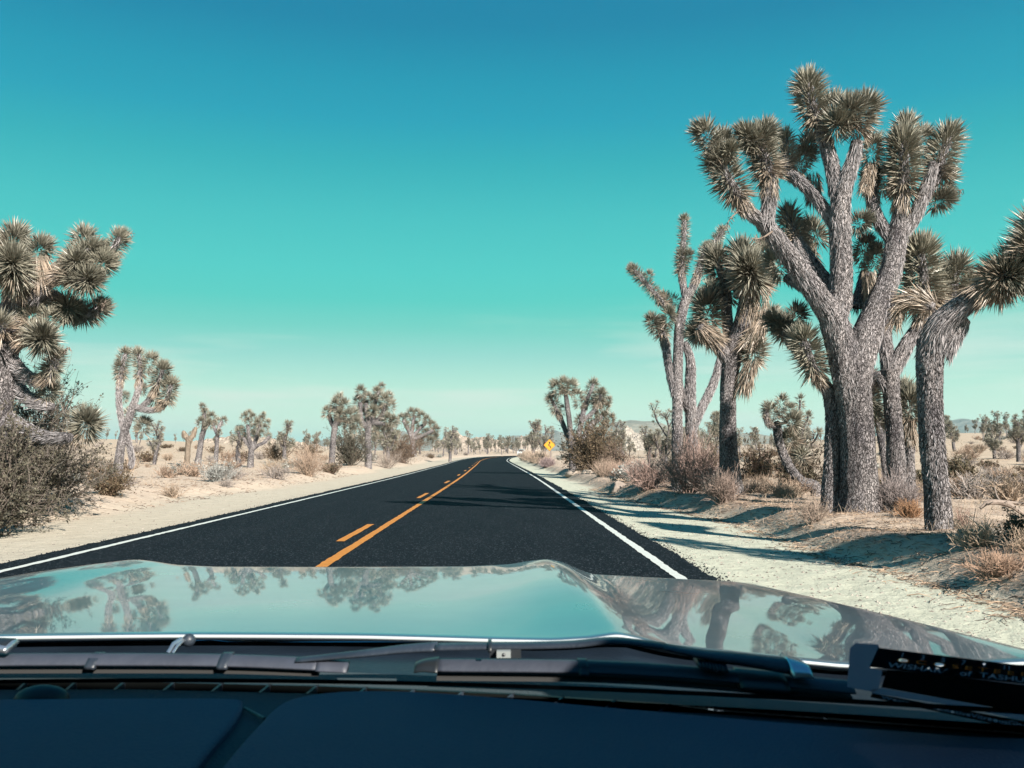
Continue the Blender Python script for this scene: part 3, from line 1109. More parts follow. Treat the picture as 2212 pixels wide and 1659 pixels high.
# ---- thin pale multi-stemmed tree
F_ = Tree('tall thin pale joshua tree with several bare stems and narrow leafy tips', (1464, 1010), depth=25.0, seed=61)
F_.trunk([(1463, 1015, 14), (1463, 900, 12.5), (1464, 800, 12), (1467, 720, 12), (1474, 672, 12), (1486, 640, 10.5)], seg=24, tone=1.4)
F_.limb([(1484, 648, 9), (1476, 618, 8), (1472, 585, 7)], (0, .1), head=[(1474, 550), (1477, 510), (1478, 472)], hr=17, hn=760, seg=12, tone=1.4)
F_.head([(1478, 560), (1488, 548)], 18, 260, (.1, 0))
F_.head([(1472, 592), (1474, 550)], 22, 300, (.1, .1))
F_.limb([(1484, 646, 10), (1496, 622, 9), (1508, 592, 8)], (0, -.2), head=[(1516, 560), (1526, 532)], hr=19, hn=560, seg=12, tone=1.4)
F_.limb([(1518, 560, 6), (1540, 530, 6)], (.2, .5), head=[(1552, 512), (1562, 496)], hr=17, hn=420, seg=10, sk=False)
F_.limb([(1466, 700, 7), (1446, 668, 6.5), (1432, 655, 6)], (0, .1), head=[(1412, 630), (1390, 606), (1366, 580)], hr=19, hn=900, seg=12, tone=1.4)
F_.head([(1398, 612), (1402, 592)], 15, 200, (.1, .1))
F_.head([(1445, 660), (1430, 640)], 20, 300, (.3, .4))
F_.head([(1468, 655), (1440, 642)], 18, 300, (.4, .5))
F_.limb([(1458, 850, 9), (1446, 800, 9), (1438, 745, 9), (1432, 725, 8)], (0, .1), head=[(1426, 700)], hr=24, hn=420, seg=14)
F_.head([(1418, 712), (1408, 690)], 23, 380, (0, -.1))
F_.head([(1440, 700), (1446, 676)], 22, 380, (0, -.1))
F_.limb([(1496, 1010, 15), (1493, 920, 13), (1491, 850, 13), (1492, 800, 12), (1490, 770, 10), (1480, 740, 8)], (.3, .3), seg=20, tone=1.4)
F_.limb([(1494, 930, 10), (1516, 880, 10), (1536, 840, 10), (1550, 800, 9), (1556, 770, 8)], (.3, .5), seg=18, tone=1.4)
F_.limb([(1467, 830, 7), (1478, 868, 8), (1490, 890, 8)], (0, .3), seg=12)
F_.head([(1510, 700), (1512, 660)], 22, 300, (.5, .6))

# ---- big tree at the left edge
G = Tree('large joshua tree at the left edge, twisted dark limbs with big spiky heads', (-30, 1108), depth=16.5, seed=71)
G.trunk([(-34, 1110, 42), (-22, 980, 38), (-8, 880, 36), (2, 800, 34), (10, 740, 34), (24, 690, 34), (36, 650, 30)], seg=36)
G.limb([(30, 680, 26), (60, 632, 20), (95, 606, 16), (122, 582, 14), (150, 562, 12)], (0, -.3), head=[(180, 548), (205, 540)], hr=34, hn=700, seg=18)
G.head([(150, 580), (168, 562)], 34, 460, (-.4, -.55))
G.head([(205, 575), (228, 566)], 36, 480, (-.3, -.35))
G.limb([(196, 552, 9), (222, 556, 9), (236, 550, 8)], (-.2, -.1), head=[(248, 532), (260, 512)], hr=29, hn=520, seg=12, sk=False)
G.head([(175, 530), (182, 508)], 34, 320, (-.1, 0))
G.limb([(70, 640, 17), (112, 600, 15), (150, 592, 14)], (-.2, -.55), head=[(180, 605), (196, 602)], hr=41, hn=800, seg=16)
G.limb([(42, 670, 20), (80, 650, 16), (112, 640, 14), (134, 650, 13)], (0, .3), head=[(150, 670), (186, 682), (218, 662)], hr=32, hn=900, seg=16)
G.head([(140, 650), (148, 672)], 40, 520, (.2, .1))
G.limb([(20, 690, 22), (30, 640, 20), (36, 600, 17)], (0, -.6), head=[(34, 588)], hr=50, hn=900, seg=18)
G.head([(30, 590), (28, 560)], 48, 500, (-.7, -.9))
G.head([(16, 540), (36, 508)], 40, 620, (-.1, .1))
G.head([(70, 560), (92, 530)], 37, 620, (-.2, -.1))
G.head([(-10, 560), (-18, 520)], 40, 600, (-.2, 0))
G.skirt([(85, 600), (82, 548)], 16, 60, 420, (-.3, -.4), lift=18)
G.limb([(6, 770, 18), (40, 735, 15), (66, 720, 14)], (0, -.4), head=[(88, 726)], hr=38, hn=620, seg=16)
G.head([(92, 742), (94, 726)], 40, 420, (-.5, -.75))
G.head([(64, 700), (74, 674)], 34, 420, (-.1, 0))
G.head([(98, 702), (110, 680)], 30, 340, (-.1, 0))
G.limb([(0, 760, 18), (24, 776, 15), (52, 806, 14), (82, 822, 13), (104, 812, 12)], (0, -.2), head=[(114, 792), (122, 768)], hr=27, hn=620, seg=16)
G.limb([(0, 790, 20), (26, 818, 17), (52, 852, 15), (86, 872, 14), (116, 880, 9)], (.1, .2), seg=16)
G.head([(96, 862), (112, 842)], 28, 380, (.2, .2))
G.head([(12, 720), (-4, 700)], 44, 420, (-.6, -.7), dead=.6)
G.head([(178, 934), (190, 908)], 40, 600, (.2, .0), dead=.45)
G.limb([(10, 900, 16), (90, 940, 13), (150, 945, 11)], (0, -.6), seg=12)

stalk(G, [(258, 515), (272, 508), (284, 504)], (0, -.1), .08, 22, 5)
stalk(G, [(214, 668), (222, 660), (229, 650)], (.2, .1), .06, 30, 6)
stalk(G, [(130, 764), (142, 758), (150, 750)], (-.2, -.3), .07, 18, 7)

# ---- pale tree left of centre-left
H = Tree('pale barked joshua tree with drooping leafy arms right behind the big left bush', (256, 1020), depth=31.0, seed=83, detail=.7)
H.trunk([(254, 1026, 11.1), (262, 960, 9.6), (278, 905, 8.9), (290, 870, 8.1)], seg=20, tone=1.35)
H.limb([(268, 935, 6.7), (258, 880, 6.7), (257, 845, 6.7), (261, 815, 5.9)], (0, .2), head=[(264, 790), (272, 762)], hr=20, hn=420, seg=12, tone=1.35)
H.head([(262, 802), (258, 790)], 18, 220, (.2, .1))
H.limb([(286, 880, 7.4), (298, 845, 6.7), (302, 815, 5.9)], (0, .1), head=[(303, 790), (298, 762)], hr=21, hn=480, seg=12, tone=1.35)
H.head([(312, 800), (328, 774)], 22, 360, (.1, .2))
H.limb([(290, 878, 7.4), (318, 885, 6.7), (342, 882, 6.7), (358, 868, 5.9)], (0, -.2), head=[(366, 845), (370, 828)], hr=24, hn=520, seg=12, tone=1.35)
H.limb([(305, 880, 5.9), (328, 856, 5.9), (338, 835, 5.9)], (0, -.3), head=[(346, 815), (352, 795)], hr=26, hn=560, seg=12, tone=1.1)
H.limb([(272, 930, 5.9), (284, 985, 5.9), (282, 1012, 5.9)], (.3, .3), seg=10, tone=1.35)
H.head([(306, 935), (312, 915)], 22, 300, (.2, .3))
H.head([(285, 905), (278, 890)], 18, 200, (.2, .3))
for hx, hy, hr in ((334, 862, 18), (268, 858, 14), (306, 842, 13)):
    H.head([(hx - 3, hy + 8), (hx + 3, hy - 6)], hr, 300, (.1, .4))

# ---- pair above the roadside bush by the sign
J = Tree('tall joshua trees growing as a leaning clump above the brown bush near the yellow sign', (1240, 985), depth=50.0, seed=97, detail=.45)
J.trunk([(1236, 1000, 7.5), (1232, 930, 6.5), (1226, 880, 6), (1222, 852, 5)], seg=14)
J.head([(1212, 850), (1200, 832)], 19, 320)
J.head([(1220, 848), (1218, 826)], 19, 320)
J.head([(1228, 850), (1236, 830)], 18, 320)
J.limb([(1232, 960, 6), (1216, 915, 5.5), (1204, 890, 5)], (.5, .3), head=[(1194, 868), (1190, 860)], hr=19, hn=380, seg=10)
J.head([(1214, 895), (1216, 880)], 11, 140, (.3, .3))
J.limb([(1240, 985, 7), (1252, 930, 6.5), (1260, 890, 6), (1266, 868, 5)], (0, .5), head=[(1276, 845), (1282, 828)], hr=18, hn=380, seg=10)
J.head([(1252, 880), (1247, 850)], 16, 320, (.2, .2))
J.limb([(1256, 910, 5), (1280, 890, 4.5), (1294, 866, 4)], (0, -.4), head=[(1298, 850)], hr=19, hn=340, seg=10)
for hx, hy, hr in ((1290, 872, 18), (1306, 880, 16), (1312, 868, 13), (1300, 905, 18), (1282, 900, 15), (1318, 908, 15), (1272, 925, 16), (1300, 925, 14), (1250, 910, 13)):
    J.head([(hx - 2, hy + 6), (hx + 3, hy - 6)], hr, 260, (.1, .3))
J.limb([(1252, 970, 7), (1276, 920, 6), (1300, 900, 6)], (0, .2), seg=10)

# ---- crooked tree
Kt = Tree('crooked joshua tree with a pale curved trunk lying over towards the road scrub', (1745, 1045), depth=21.0, seed=101, detail=.7)
Kt.trunk([(1762, 1052, 13), (1732, 1040, 12), (1706, 1010, 11), (1688, 970, 10), (1679, 935, 10), (1680, 912, 9)], seg=18, tone=1.1)
Kt.head([(1676, 905), (1660, 880)], 20, 320)
Kt.head([(1682, 900), (1690, 862)], 20, 320, (.1, .2))
Kt.head([(1690, 905), (1706, 880)], 18, 260, (-.1, -.2))
Kt.limb([(1680, 920, 8), (1664, 918, 7), (1654, 900, 6)], (0, -.1), head=[(1658, 885)], hr=15, hn=220, seg=10)
Kt.head([(1706, 920), (1716, 905)], 26, 360, (-.3, -.3))
Kt.head([(1712, 960), (1704, 945)], 30, 400, (.2, .2), dead=.5)
Kt.head([(1738, 1000), (1728, 980)], 26, 300, (.2, .1), dead=.7)


# ------------------------------------------------------------------ grown trees for the middle distance and beyond
def grown(seed, H, spread, blades_n=90, hr=.30, forks=3, trunk_r=.16, seg=8, lean=0.0, low=.42, tone=1.0, wide=.1, multi=False):
    """trunk and crown meshes of one joshua tree, local coordinates"""
    rg = np.random.RandomState(seed)
    wood, crown = MB(), MB()
    heads = []

    def go(p, d, L, r, lev):
        pts = [p]
        for k in range(3):
            d = norm(d + np.array([0, 0, .22]) + rg.normal(0, .12, 3))
            pts.append(pts[-1] + d * L / 3)
        A_ = resample(np.array(pts), n=6)
        tube(wood, A_, np.linspace(r, r * .8, 6), seg=max(5, seg - lev), bark=.08, seed=rg.randint(9999), col=BARK * tone, freq=4)
        e = pts[-1]
        if lev <= 0:
            heads.append((e, d, 1.0))
            return
        n = rg.choice([2, 2, 3])
        az0 = rg.rand() * 6.28
        for k in range(n):
            az = az0 + k * 6.28 / n + rg.normal(0, .4)
            tilt = rg.uniform(.3, .85)
            out = np.array([math.cos(az), math.sin(az), rg.uniform(-.2, .2)])
            dd = norm(d * math.cos(tilt) + out * math.sin(tilt) * spread)
            go(e, dd, L * rg.uniform(.45, 1.0), r * .78, lev - (1 if rg.rand() < .8 else 2))
        # short side shoots with a head of their own
        for k in range(rg.randint(0, 3)):
            q = pts[rg.randint(1, 4)]
            az = rg.rand() * 6.28
            dd = norm(np.array([math.cos(az), math.sin(az), rg.uniform(-.3, .7)]))
            heads.append((q + dd * hr * rg.uniform(.7, 1.2), dd, .85))

    base = np.array([0.0, 0, 0])
    d0 = norm(np.array([lean, rg.normal(0, .08), 1.0]))
    top = base + d0 * H * low
    mid = base + d0 * H * low * .5 + rg.normal(0, .04, 3)
    A_ = resample(np.array([base - np.array([0, 0, .25]), base, mid, top]), n=14)
    tube(wood, A_, np.linspace(trunk_r * 1.2, trunk_r * .92, 14), seg=seg + 4, bark=.10, seed=seed, col=BARK * tone, freq=6)
    n0 = 3 + (rg.rand() < .5)
    az0 = rg.rand() * 6.28
    for k in range(n0):
        az = az0 + k * 6.28 / max(1, n0 - 1)
        out = np.array([math.cos(az), math.sin(az), 0])
        if k == 0:          # a leader that carries the middle of the crown up
            go(top, norm(d0 + out * .18), H * (1 - low) * .50, trunk_r * .74, forks - 1)
        else:
            tilt = rg.uniform(.45, 1.0)
            q = mid + (top - mid) * rg.uniform(.35, 1.0)
            go(q, norm(d0 * math.cos(tilt) + out * math.sin(tilt) * spread), H * (1 - low) * .36 * rg.uniform(.55, 1.1), trunk_r * .62, forks - rg.choice([1, 1, 2]))
    zmax = max(h[0][2] for h in heads) + hr * .9
    for e, d, q in heads:
        R = hr * q * rg.uniform(.8, 1.2)
        sleeve(crown, np.array([e - d * R * rg.uniform(.8, 2.2), e + d * R * .2]), R, int(blades_n * q * rg.uniform(.9, 1.3)), rg, wide=wide, dead=rg.choice([0, .15, .45]))
    f = H / zmax
    wood.v = [v * f for v in wood.v]
    crown.v = [v * f for v in crown.v]
    return wood, crown


def place_grown(label, bx, by, topy, halfw, seed, depth=None, hr=.32, forks=3, low=.42, lean=0.0, tr=None, tone=1.15, blades_n=110, group=None):
    g = ground(bx, by) if depth is None else on_ground(bx, depth)
    s = g[1] / FD
    # height from the photograph's crown top down to where this trunk meets the ground
    d = ray(bx, topy)
    ztop = EYE[2] + d[2] / d[1] * g[1]
    H_ = ztop - g[2]
    wood, crown = grown(seed, H_, 1.0, blades_n=blades_n, hr=hr, forks=forks, trunk_r=(tr or 8) * s * .62, lean=lean, low=low, tone=tone)
    allv = np.concatenate(crown.v)
    w = np.percentile(np.abs(allv[:, 0]), 96)
    fx = np.clip(halfw * s / max(w, .1), .7, 1.15)
    t = thing('joshua_tree', tuple(g), label, 'tree', group)
    for mb, nm, m in ((wood, 'trunk', M_BARK), (crown, 'crown', M_LEAF)):
        mb.v = [np.stack([v[:, 0] * (1 + (fx - 1) * sstep(0, H_ * low, v[:, 2])), v[:, 1] * fx, v[:, 2]], 1) for v in mb.v]
        o = mb.build(nm, m, t, smooth=(nm == 'trunk'))
    return t


GM = 'joshua trees standing along the left plain'
place_grown('small forked joshua tree standing right beside the pale drooping one', 333, 1004, 905, 30, 201, forks=3, tr=7, lean=.12, hr=0.29, group=GM)
place_grown('narrow joshua tree with a one-sided head, left of the round spreading one', 518, 1010, 918, 18, 206, forks=1, tr=7, low=.6, hr=0.43, group=GM)
place_grown('very thin joshua tree forked like a letter Y beside brown bushes', 614, 1002, 905, 26, 208, forks=2, tr=6, low=.45, hr=0.36, group=GM)
place_grown('low dark joshua tree behind the brown bush left of the bend', 838, 985, 915, 26, 212, depth=85, forks=3, tr=7, low=.4, hr=0.48, group=GM)
place_grown('small pale joshua tree just past the broad one left of the bend', 972, 985, 918, 22, 213, depth=120, forks=3, tr=6, low=.45, hr=0.48, group=GM)
def measured(label, base, trunk, limbs, heads, seed, hr, n=230, tone=1.35):
    T = Tree(label, base, seed=seed, detail=.4, group=GM)
    T.trunk(trunk, seg=14, tone=tone, fibres=.5)
    rg = np.random.RandomState(seed)
    for k, lb in enumerate(limbs):
        T.limb(lb, (0, rg.uniform(-.7, .7)), seg=10, tone=tone, fibres=.5)
    for hx, hy, k in heads:
        dz = rg.uniform(-.8, .8)
        T.head([(hx + rg.uniform(-4, 4), hy + hr * k * .9), (hx, hy)], hr * k, n, (dz * .6, dz))
    return T


measured('stout pale joshua tree reaching a level arm towards its taller neighbour by the road', (717, 1013),
         [(716, 1013, 8), (719, 960, 7), (722, 932, 7), (724, 922, 7)],
         [[(724, 925, 6), (716, 912, 5.5), (711, 897, 5)], [(724, 925, 6), (727, 900, 5.5), (728, 880, 5)], [(724, 918, 6), (738, 906, 5.5), (758, 913, 5)], [(730, 900, 5), (738, 880, 4.5)]],
         [(705, 886, .9), (724, 870, 1.1), (733, 859, 1.2), (744, 872, 1.1), (752, 894, 1.1), (765, 889, 1.1), (771, 910, 1), (750, 914, 1), (735, 890, 1), (720, 888, .9), (742, 905, .9), (762, 925, .9)], 209, 16)
measured('dense dark joshua tree, tallest of those near the left road shoulder', (796, 1011),
         [(796, 1011, 9), (795, 960, 8), (795, 935, 8), (796, 920, 8)],
         [[(795, 926, 7), (784, 914, 6), (779, 895, 5), (778, 870, 5)], [(796, 920, 7), (793, 895, 6), (790, 872, 5)], [(797, 922, 7), (808, 895, 6), (811, 865, 5), (820, 842, 5)], [(800, 918, 6), (822, 900, 5), (834, 872, 5)], [(804, 915, 6), (830, 915, 5)]],
         [(779, 842, 1), (776, 862, 1.1), (788, 873, 1.1), (784, 890, 1.1), (798, 902, 1), (768, 905, 1), (806, 884, 1), (810, 862, 1.1), (815, 843, 1), (824, 833, .8), (832, 860, 1.1), (841, 852, .9), (844, 872, 1), (826, 884, 1.1), (838, 902, 1.1), (849, 906, .9), (824, 908, 1), (815, 920, .9), (834, 922, .9), (795, 855, .9)], 210, 15.5)
measured('broad dense joshua tree nearest the left bend of the road', (893, 986),
         [(893, 986, 7), (891, 955, 6), (888, 940, 6)],
         [[(889, 945, 5), (880, 925, 4.5), (871, 908, 4)], [(889, 942, 5), (892, 915, 4), (896, 898, 4)], [(890, 945, 5), (908, 925, 4), (922, 910, 4)], [(891, 950, 5), (915, 940, 4), (935, 930, 4)]],
         [(868, 901, 1), (880, 898, 1), (888, 889, 1), (900, 889, 1), (910, 896, 1), (922, 904, 1), (933, 915, 1), (941, 925, 1), (936, 937, 1), (922, 932, 1), (908, 926, 1), (897, 915, .9), (880, 915, .8), (918, 945, 1), (930, 950, 1), (942, 944, .9), (906, 945, 1), (876, 945, .8)], 211, 12)
measured('round spreading joshua tree with many upturned arms on the left plain', (541, 1010),
         [(541, 1010, 8), (542, 985, 7), (544, 965, 7)],
         [[(543, 970, 5), (534, 957, 4.5), (525, 945, 4)], [(544, 966, 5.5), (538, 945, 4.5), (535, 918, 4)], [(546, 970, 5), (560, 960, 4), (570, 956, 4), (582, 943, 4)], [(546, 966, 5), (556, 942, 4.5), (562, 918, 4)]],
         [(522, 926, 1.1), (529, 896, 1), (538, 891, 1), (547, 898, 1), (534, 907, 1), (565, 902, 1), (569, 895, .9), (578, 911, 1), (556, 911, 1), (573, 922, 1), (565, 933, 1), (580, 938, .9), (548, 918, .9), (550, 935, .8), (515, 925, 1)], 207, 10)
measured('joshua tree leaning right with three dark round heads, left plain', (426, 1008),
         [(426, 1008, 8), (431, 975, 7), (435, 950, 6.5), (441, 926, 6)],
         [[(439, 935, 5), (441, 905, 4.5), (441, 890, 4)], [(441, 928, 5), (452, 912, 4.5)]],
         [(437, 876, .8), (443, 888, 1), (457, 898, 1.15), (434, 908, 1.05), (452, 912, 1), (444, 900, .9)], 204, 12)
measured('slender joshua tree with small forked top beside the leaning three-headed one', (466, 1000),
         [(466, 1000, 5.5), (468, 965, 5), (470, 937, 5)],
         [[(470, 940, 4), (462, 922, 3.5), (460, 915, 3.5)], [(470, 937, 4.5), (474, 920, 4), (480, 910, 3.5)]],
         [(472, 907, 1.1), (484, 905, 1), (474, 931, .7), (462, 912, .7)], 205, 10)

GR = 'joshua trees standing right of the road bend'
place_grown('dense joshua tree at the inside of the road bend behind the sign', 1152, 1000, 905, 32, 221, depth=105, forks=4, tr=8, low=.4, hr=.5, blades_n=120, group=GR)
place_grown('small joshua tree touching the right of the dense one at the bend', 1176, 1000, 915, 18, 222, depth=98, forks=3, tr=6, low=.4, hr=.42, group=GR)
place_grown('dark spreading joshua tree seen left of the thin pale stems', 1438, 985, 862, 44, 223, depth=62, forks=4, tr=7, low=.3, hr=.34, group=GR)
place_grown('short joshua tree with a bare straight trunk left of the dark spreading one', 1402, 985, 918, 20, 224, depth=70, forks=3, tr=6, low=.5, hr=.36, group=GR)
place_grown('joshua tree with thin looping arms behind the crooked trunk', 1735, 1000, 850, 30, 225, depth=32, forks=3, tr=9, low=.4, hr=.30, group=GR)
place_grown('joshua tree standing alone at the far right of the open plain', 2200, 988, 893, 32, 226, depth=62, forks=4, tr=8, low=.42, hr=.32, group=GR)
place_grown('small bushy headed joshua tree next to the lone one on the right plain', 2148, 984, 924, 24, 227, depth=68, forks=3, tr=6, low=.5, hr=.36, group=GR)
place_grown('joshua tree right beside the leaning trunk, far out on the plain', 2062, 958, 905, 24, 228, depth=95, forks=3, tr=5, low=.4, hr=.38, group=GR)
place_grown('joshua tree showing between brown bushes right of the dark trunk', 1500, 985, 905, 30, 229, depth=75, forks=4, tr=6, low=.3, hr=.36, group=GR)
place_grown('joshua tree in front of the pale rock slope, right of the clump', 1345, 985, 905, 22, 230, depth=120, forks=3, tr=5, low=.4, hr=.40, group=GR)

# one more by the roadside just outside the right of the picture: its shadow lies across the verge
p_ = np.array([7.1, 7.0])
wd, cr = grown(731, 4.3, .75, blades_n=200, hr=.34, forks=4, trunk_r=.2, seg=10, low=.4)
t_ = thing('joshua_tree', (p_[0], p_[1], float(terr(p_[0], p_[1]))), 'joshua tree just outside the right edge, known by its shadow on the verge', 'tree')
wd.build('trunk', M_BARK, t_, smooth=True)
cr.build('crown', M_LEAF, t_)

# dead tree stub on the left plain
tg = ground(403, 1004)
ts = thing('dead_joshua_tree', tuple(tg), 'dead leafless joshua tree stub, tan and broken, left plain', 'tree')
sc_ = tg[1] / FD
m = MB()
A_ = resample(np.array([(0, 0, -.2, 6.5 * sc_), (.05, 0, 32 * sc_, 5.5 * sc_), (4 * sc_, 0, 58 * sc_, 5.5 * sc_)]), n=20)
tube(m, A_[:, :3], A_[:, 3], 12, .18, 5, DEAD * .62)
m.build('trunk', M_FIBRE, ts, smooth=True)
for px, pz, nm in ((-10, 72, 'limb'), (17, 80, 'limb')):
    m = MB()
    A_ = resample(np.array([(3 * sc_, 0, 52 * sc_, 5 * sc_), (px * .6 * sc_, .1, 62 * sc_, 5 * sc_), (px * sc_, .1, pz * sc_, 3.6 * sc_)]), n=14)
    tube(m, A_[:, :3], A_[:, 3], 9, .14, 6, DEAD * .8)
    skirt(m, A_[:, :3], A_[0, 3], .3, 160, np.random.RandomState(3), lift=14)
    m.build(nm, M_FIBRE, ts, smooth=True)

# far trees: a few kinds, many places
PROTO = []
for k in range(7):
    wd, cr = grown(400 + k, 4.6, 1.0, blades_n=60, hr=.44, forks=[3, 4, 3, 4, 4, 3, 4][k], trunk_r=.13, seg=5, low=[.5, .4, .55, .35, .42, .6, .45][k], wide=.16, tone=1.1)
    both = MB()
    both.join(wd)
    for g_, m_ in cr.f:
        both.f.append((g_ + both.n, 1))
    both.v += cr.v
    both.c += cr.c
    both.n += cr.n
    PROTO.append(both.mesh('joshua_tree', [M_BARK, M_LEAF]))
rgf = np.random.RandomState(77)
FAR = []


def far_tree(x, y, sc):
    o = bpy.data.objects.new('joshua_tree', PROTO[rgf.randint(len(PROTO))])
    COL.objects.link(o)
    o.location = (x, y, float(terr(x, y)) - .05)
    o.rotation_euler = (rgf.normal(0, .05), rgf.normal(0, .05), rgf.rand() * 6.28)
    o.scale = (sc * rgf.uniform(.85, 1.15), sc * rgf.uniform(.85, 1.15), sc)
    a = x / y
    w_ = 'left of the road' if a < -.07 else ('right of the road' if a > .12 else 'beyond the road bend')
    h_ = 'short' if sc < .7 else ('tall' if sc > 1.05 else 'middling')
    tag(o, '%s distant joshua tree standing on the far plain %s' % (h_, w_), 'tree', '%s distant joshua trees %s' % (h_, w_))
    FAR.append(o)


tries = 0
while len(FAR) < 235 and tries < 6000:
    tries += 1
    dx = rgf.uniform(-30, 2240)
    dep = 110 * (4.5 ** rgf.rand())
    if dx < 700 and (dep < 170 or rgf.rand() < .35):
        continue
    if 930 < dx < 1330 and rgf.rand() < .55:
        dep = rgf.uniform(150, 400)
    p = on_ground(dx, dep)
    s_ = p[0] - road_c(p[1])
    if -9.5 < s_ < 6.5:
        continue
    if 1150 < dx < 1340 and dep < 130:
        continue
    far_tree(p[0], p[1], rgf.choice([.45, .65, .8, .95, 1.1, 1.35]) * rgf.uniform(.9, 1.1))
# a closer belt across the bend, where the road turns out of sight
for k in range(34):
    dx = rgf.uniform(930, 1135)
    dep = rgf.uniform(235, 330)
    p = on_ground(dx, dep)
    if -8 < p[0] - road_c(p[1]) < 5:
        continue
    far_tree(p[0], p[1], rgf.uniform(.85, 1.35))


# ------------------------------------------------------------------ shrubs and grasses
def twig_shrub(seed, R, H, nmain=34, sec=5, ter=4, col=(.30, .22, .19), leafcol=None, leaves=0, leaf=.03, stem=.012, droop=0.0, flat=.5, spread=1.0, thin=1.0):
    rg = np.random.RandomState(seed)
    m = MB()
    az = rg.rand(nmain) * 6.28
    tilt = np.radians(rg.uniform(6, 68, nmain) * spread)
    d = np.stack([np.cos(az) * np.sin(tilt), np.sin(az) * np.sin(tilt), np.cos(tilt)], 1)
    reach = 1 / np.sqrt((d[:, 0] ** 2 + d[:, 1] ** 2) / R ** 2 + d[:, 2] ** 2 / H ** 2)
    L = reach * rg.uniform(.6, 1.0, nmain)
    base = np.stack([rg.normal(0, R * .10, nmain), rg.normal(0, R * .10, nmain), np.full(nmain, -.04)], 1)

    def grow(base, d, L, r0, r1, n=5, wob=.10, up=.10):
        N = len(base)
        P = [base]
        for k in range(n - 1):
            d = norm(d + rg.normal(0, wob, (N, 3)) + np.array([0, 0, up - droop]))
            P.append(P[-1] + d * (L / (n - 1))[:, None])
        P = np.stack(P, 1)
        Rr = np.linspace(1, 0, n)[None] * (r0 - r1) + r1
        return P, np.broadcast_to(Rr, (N, n))

    P, Rr = grow(base, d, L, stem * thin, stem * .45 * thin)
    c = np.asarray(col) * rg.uniform(.75, 1.25, (nmain, 1))
    sticks(m, P, Rr, c)

    def children(P, L, k, lo, ang, f, r0, r1):
        N = len(P)
        idx = np.repeat(np.arange(N), k)
        t = rg.uniform(lo, .98, len(idx)) * (P.shape[1] - 1)
        i = np.clip(t.astype(int), 0, P.shape[1] - 2)
        fr = (t - i)[:, None]
        b_ = P[idx, i] * (1 - fr) + P[idx, i + 1] * fr
        dd = norm(P[idx, i + 1] - P[idx, i])
        dd = norm(dd + rg.normal(0, ang, dd.shape))
        LL = L[idx] * rg.uniform(f * .5, f * 1.2, len(idx))
        Pn, Rn = grow(b_, dd, LL, r0, r1, 4, .12, .06)
        cc = np.asarray(col) * rg.uniform(.7, 1.3, (len(idx), 1))
        sticks(m, Pn, Rn, cc)
        return Pn, LL

    P2, L2 = children(P, L, sec, .25, .55, .5, stem * .5 * thin, stem * .28 * thin)
    P3, L3 = children(P2, L2, ter, .2, .6, .55, stem * .3 * thin, stem * .18 * thin)
    lv = MB()
    if leaves:
        P_all = np.concatenate([P3, P2], 0)
        pick = rg.randint(0, len(P_all), leaves)
        t = rg.uniform(.3, 1.0, leaves) * 2.999
        i = t.astype(int)
        fr = (t - i)[:, None]
        c_ = P_all[pick, i] * (1 - fr) + P_all[pick, i + 1] * fr + rg.normal(0, .018, (leaves, 3))
        cc = np.asarray(leafcol)[None] * rg.uniform(.55, 1.45, (leaves, 1))
        quads(lv, c_, leaf * rg.uniform(.6, 1.3, leaves), rg, cc)
    return m, lv


def grass_clump(seed, R, H, n=260, col=(.50, .38, .28), wide=.008):
    rg = np.random.RandomState(seed)
    m = MB()
    az = rg.rand(n) * 6.28
    tilt = np.radians(np.abs(rg.normal(0, 34, n)))
    rb = R * .35 * np.sqrt(rg.rand(n))
    ab = rg.rand(n) * 6.28
    base = np.stack([rb * np.cos(ab), rb * np.sin(ab), np.full(n, -.03)], 1)
    d = np.stack([np.cos(az) * np.sin(tilt), np.sin(az) * np.sin(tilt), np.cos(tilt)], 1)
    L = H * rg.uniform(.5, 1.1, n)
    P = [base]
    for k in range(3):
        d = norm(d + rg.normal(0, .12, (n, 3)) + np.stack([np.cos(az), np.sin(az), np.full(n, -.6)], 1) * .09 * k)
        P.append(P[-1] + d * (L / 3)[:, None])
    P = np.stack(P, 1)
    sticks(m, P, np.broadcast_to(np.array([1, .8, .55, .2]) * wide, (n, 4)), np.asarray(col) * rg.uniform(.7, 1.3, (n, 1)))
    return m


def shrub(label, name, dx, dy, seed, halfw, hgt, cat='shrub', group=None, depth=None, **k):
    g = ground(dx, dy) if depth is None else on_ground(dx, depth)
    s = g[1] / FD
    st, lv = twig_shrub(seed, halfw * s, hgt * s, **k)
    t = thing(name, tuple(g), label, cat, group)
    st.build('stems', M_TWIG, t)
    if lv.n:
        lv.build('foliage', M_SMALL_LEAF, t)
    return t


BROWN = (.135, .100, .060)
OLIVE = (.100, .090, .064)
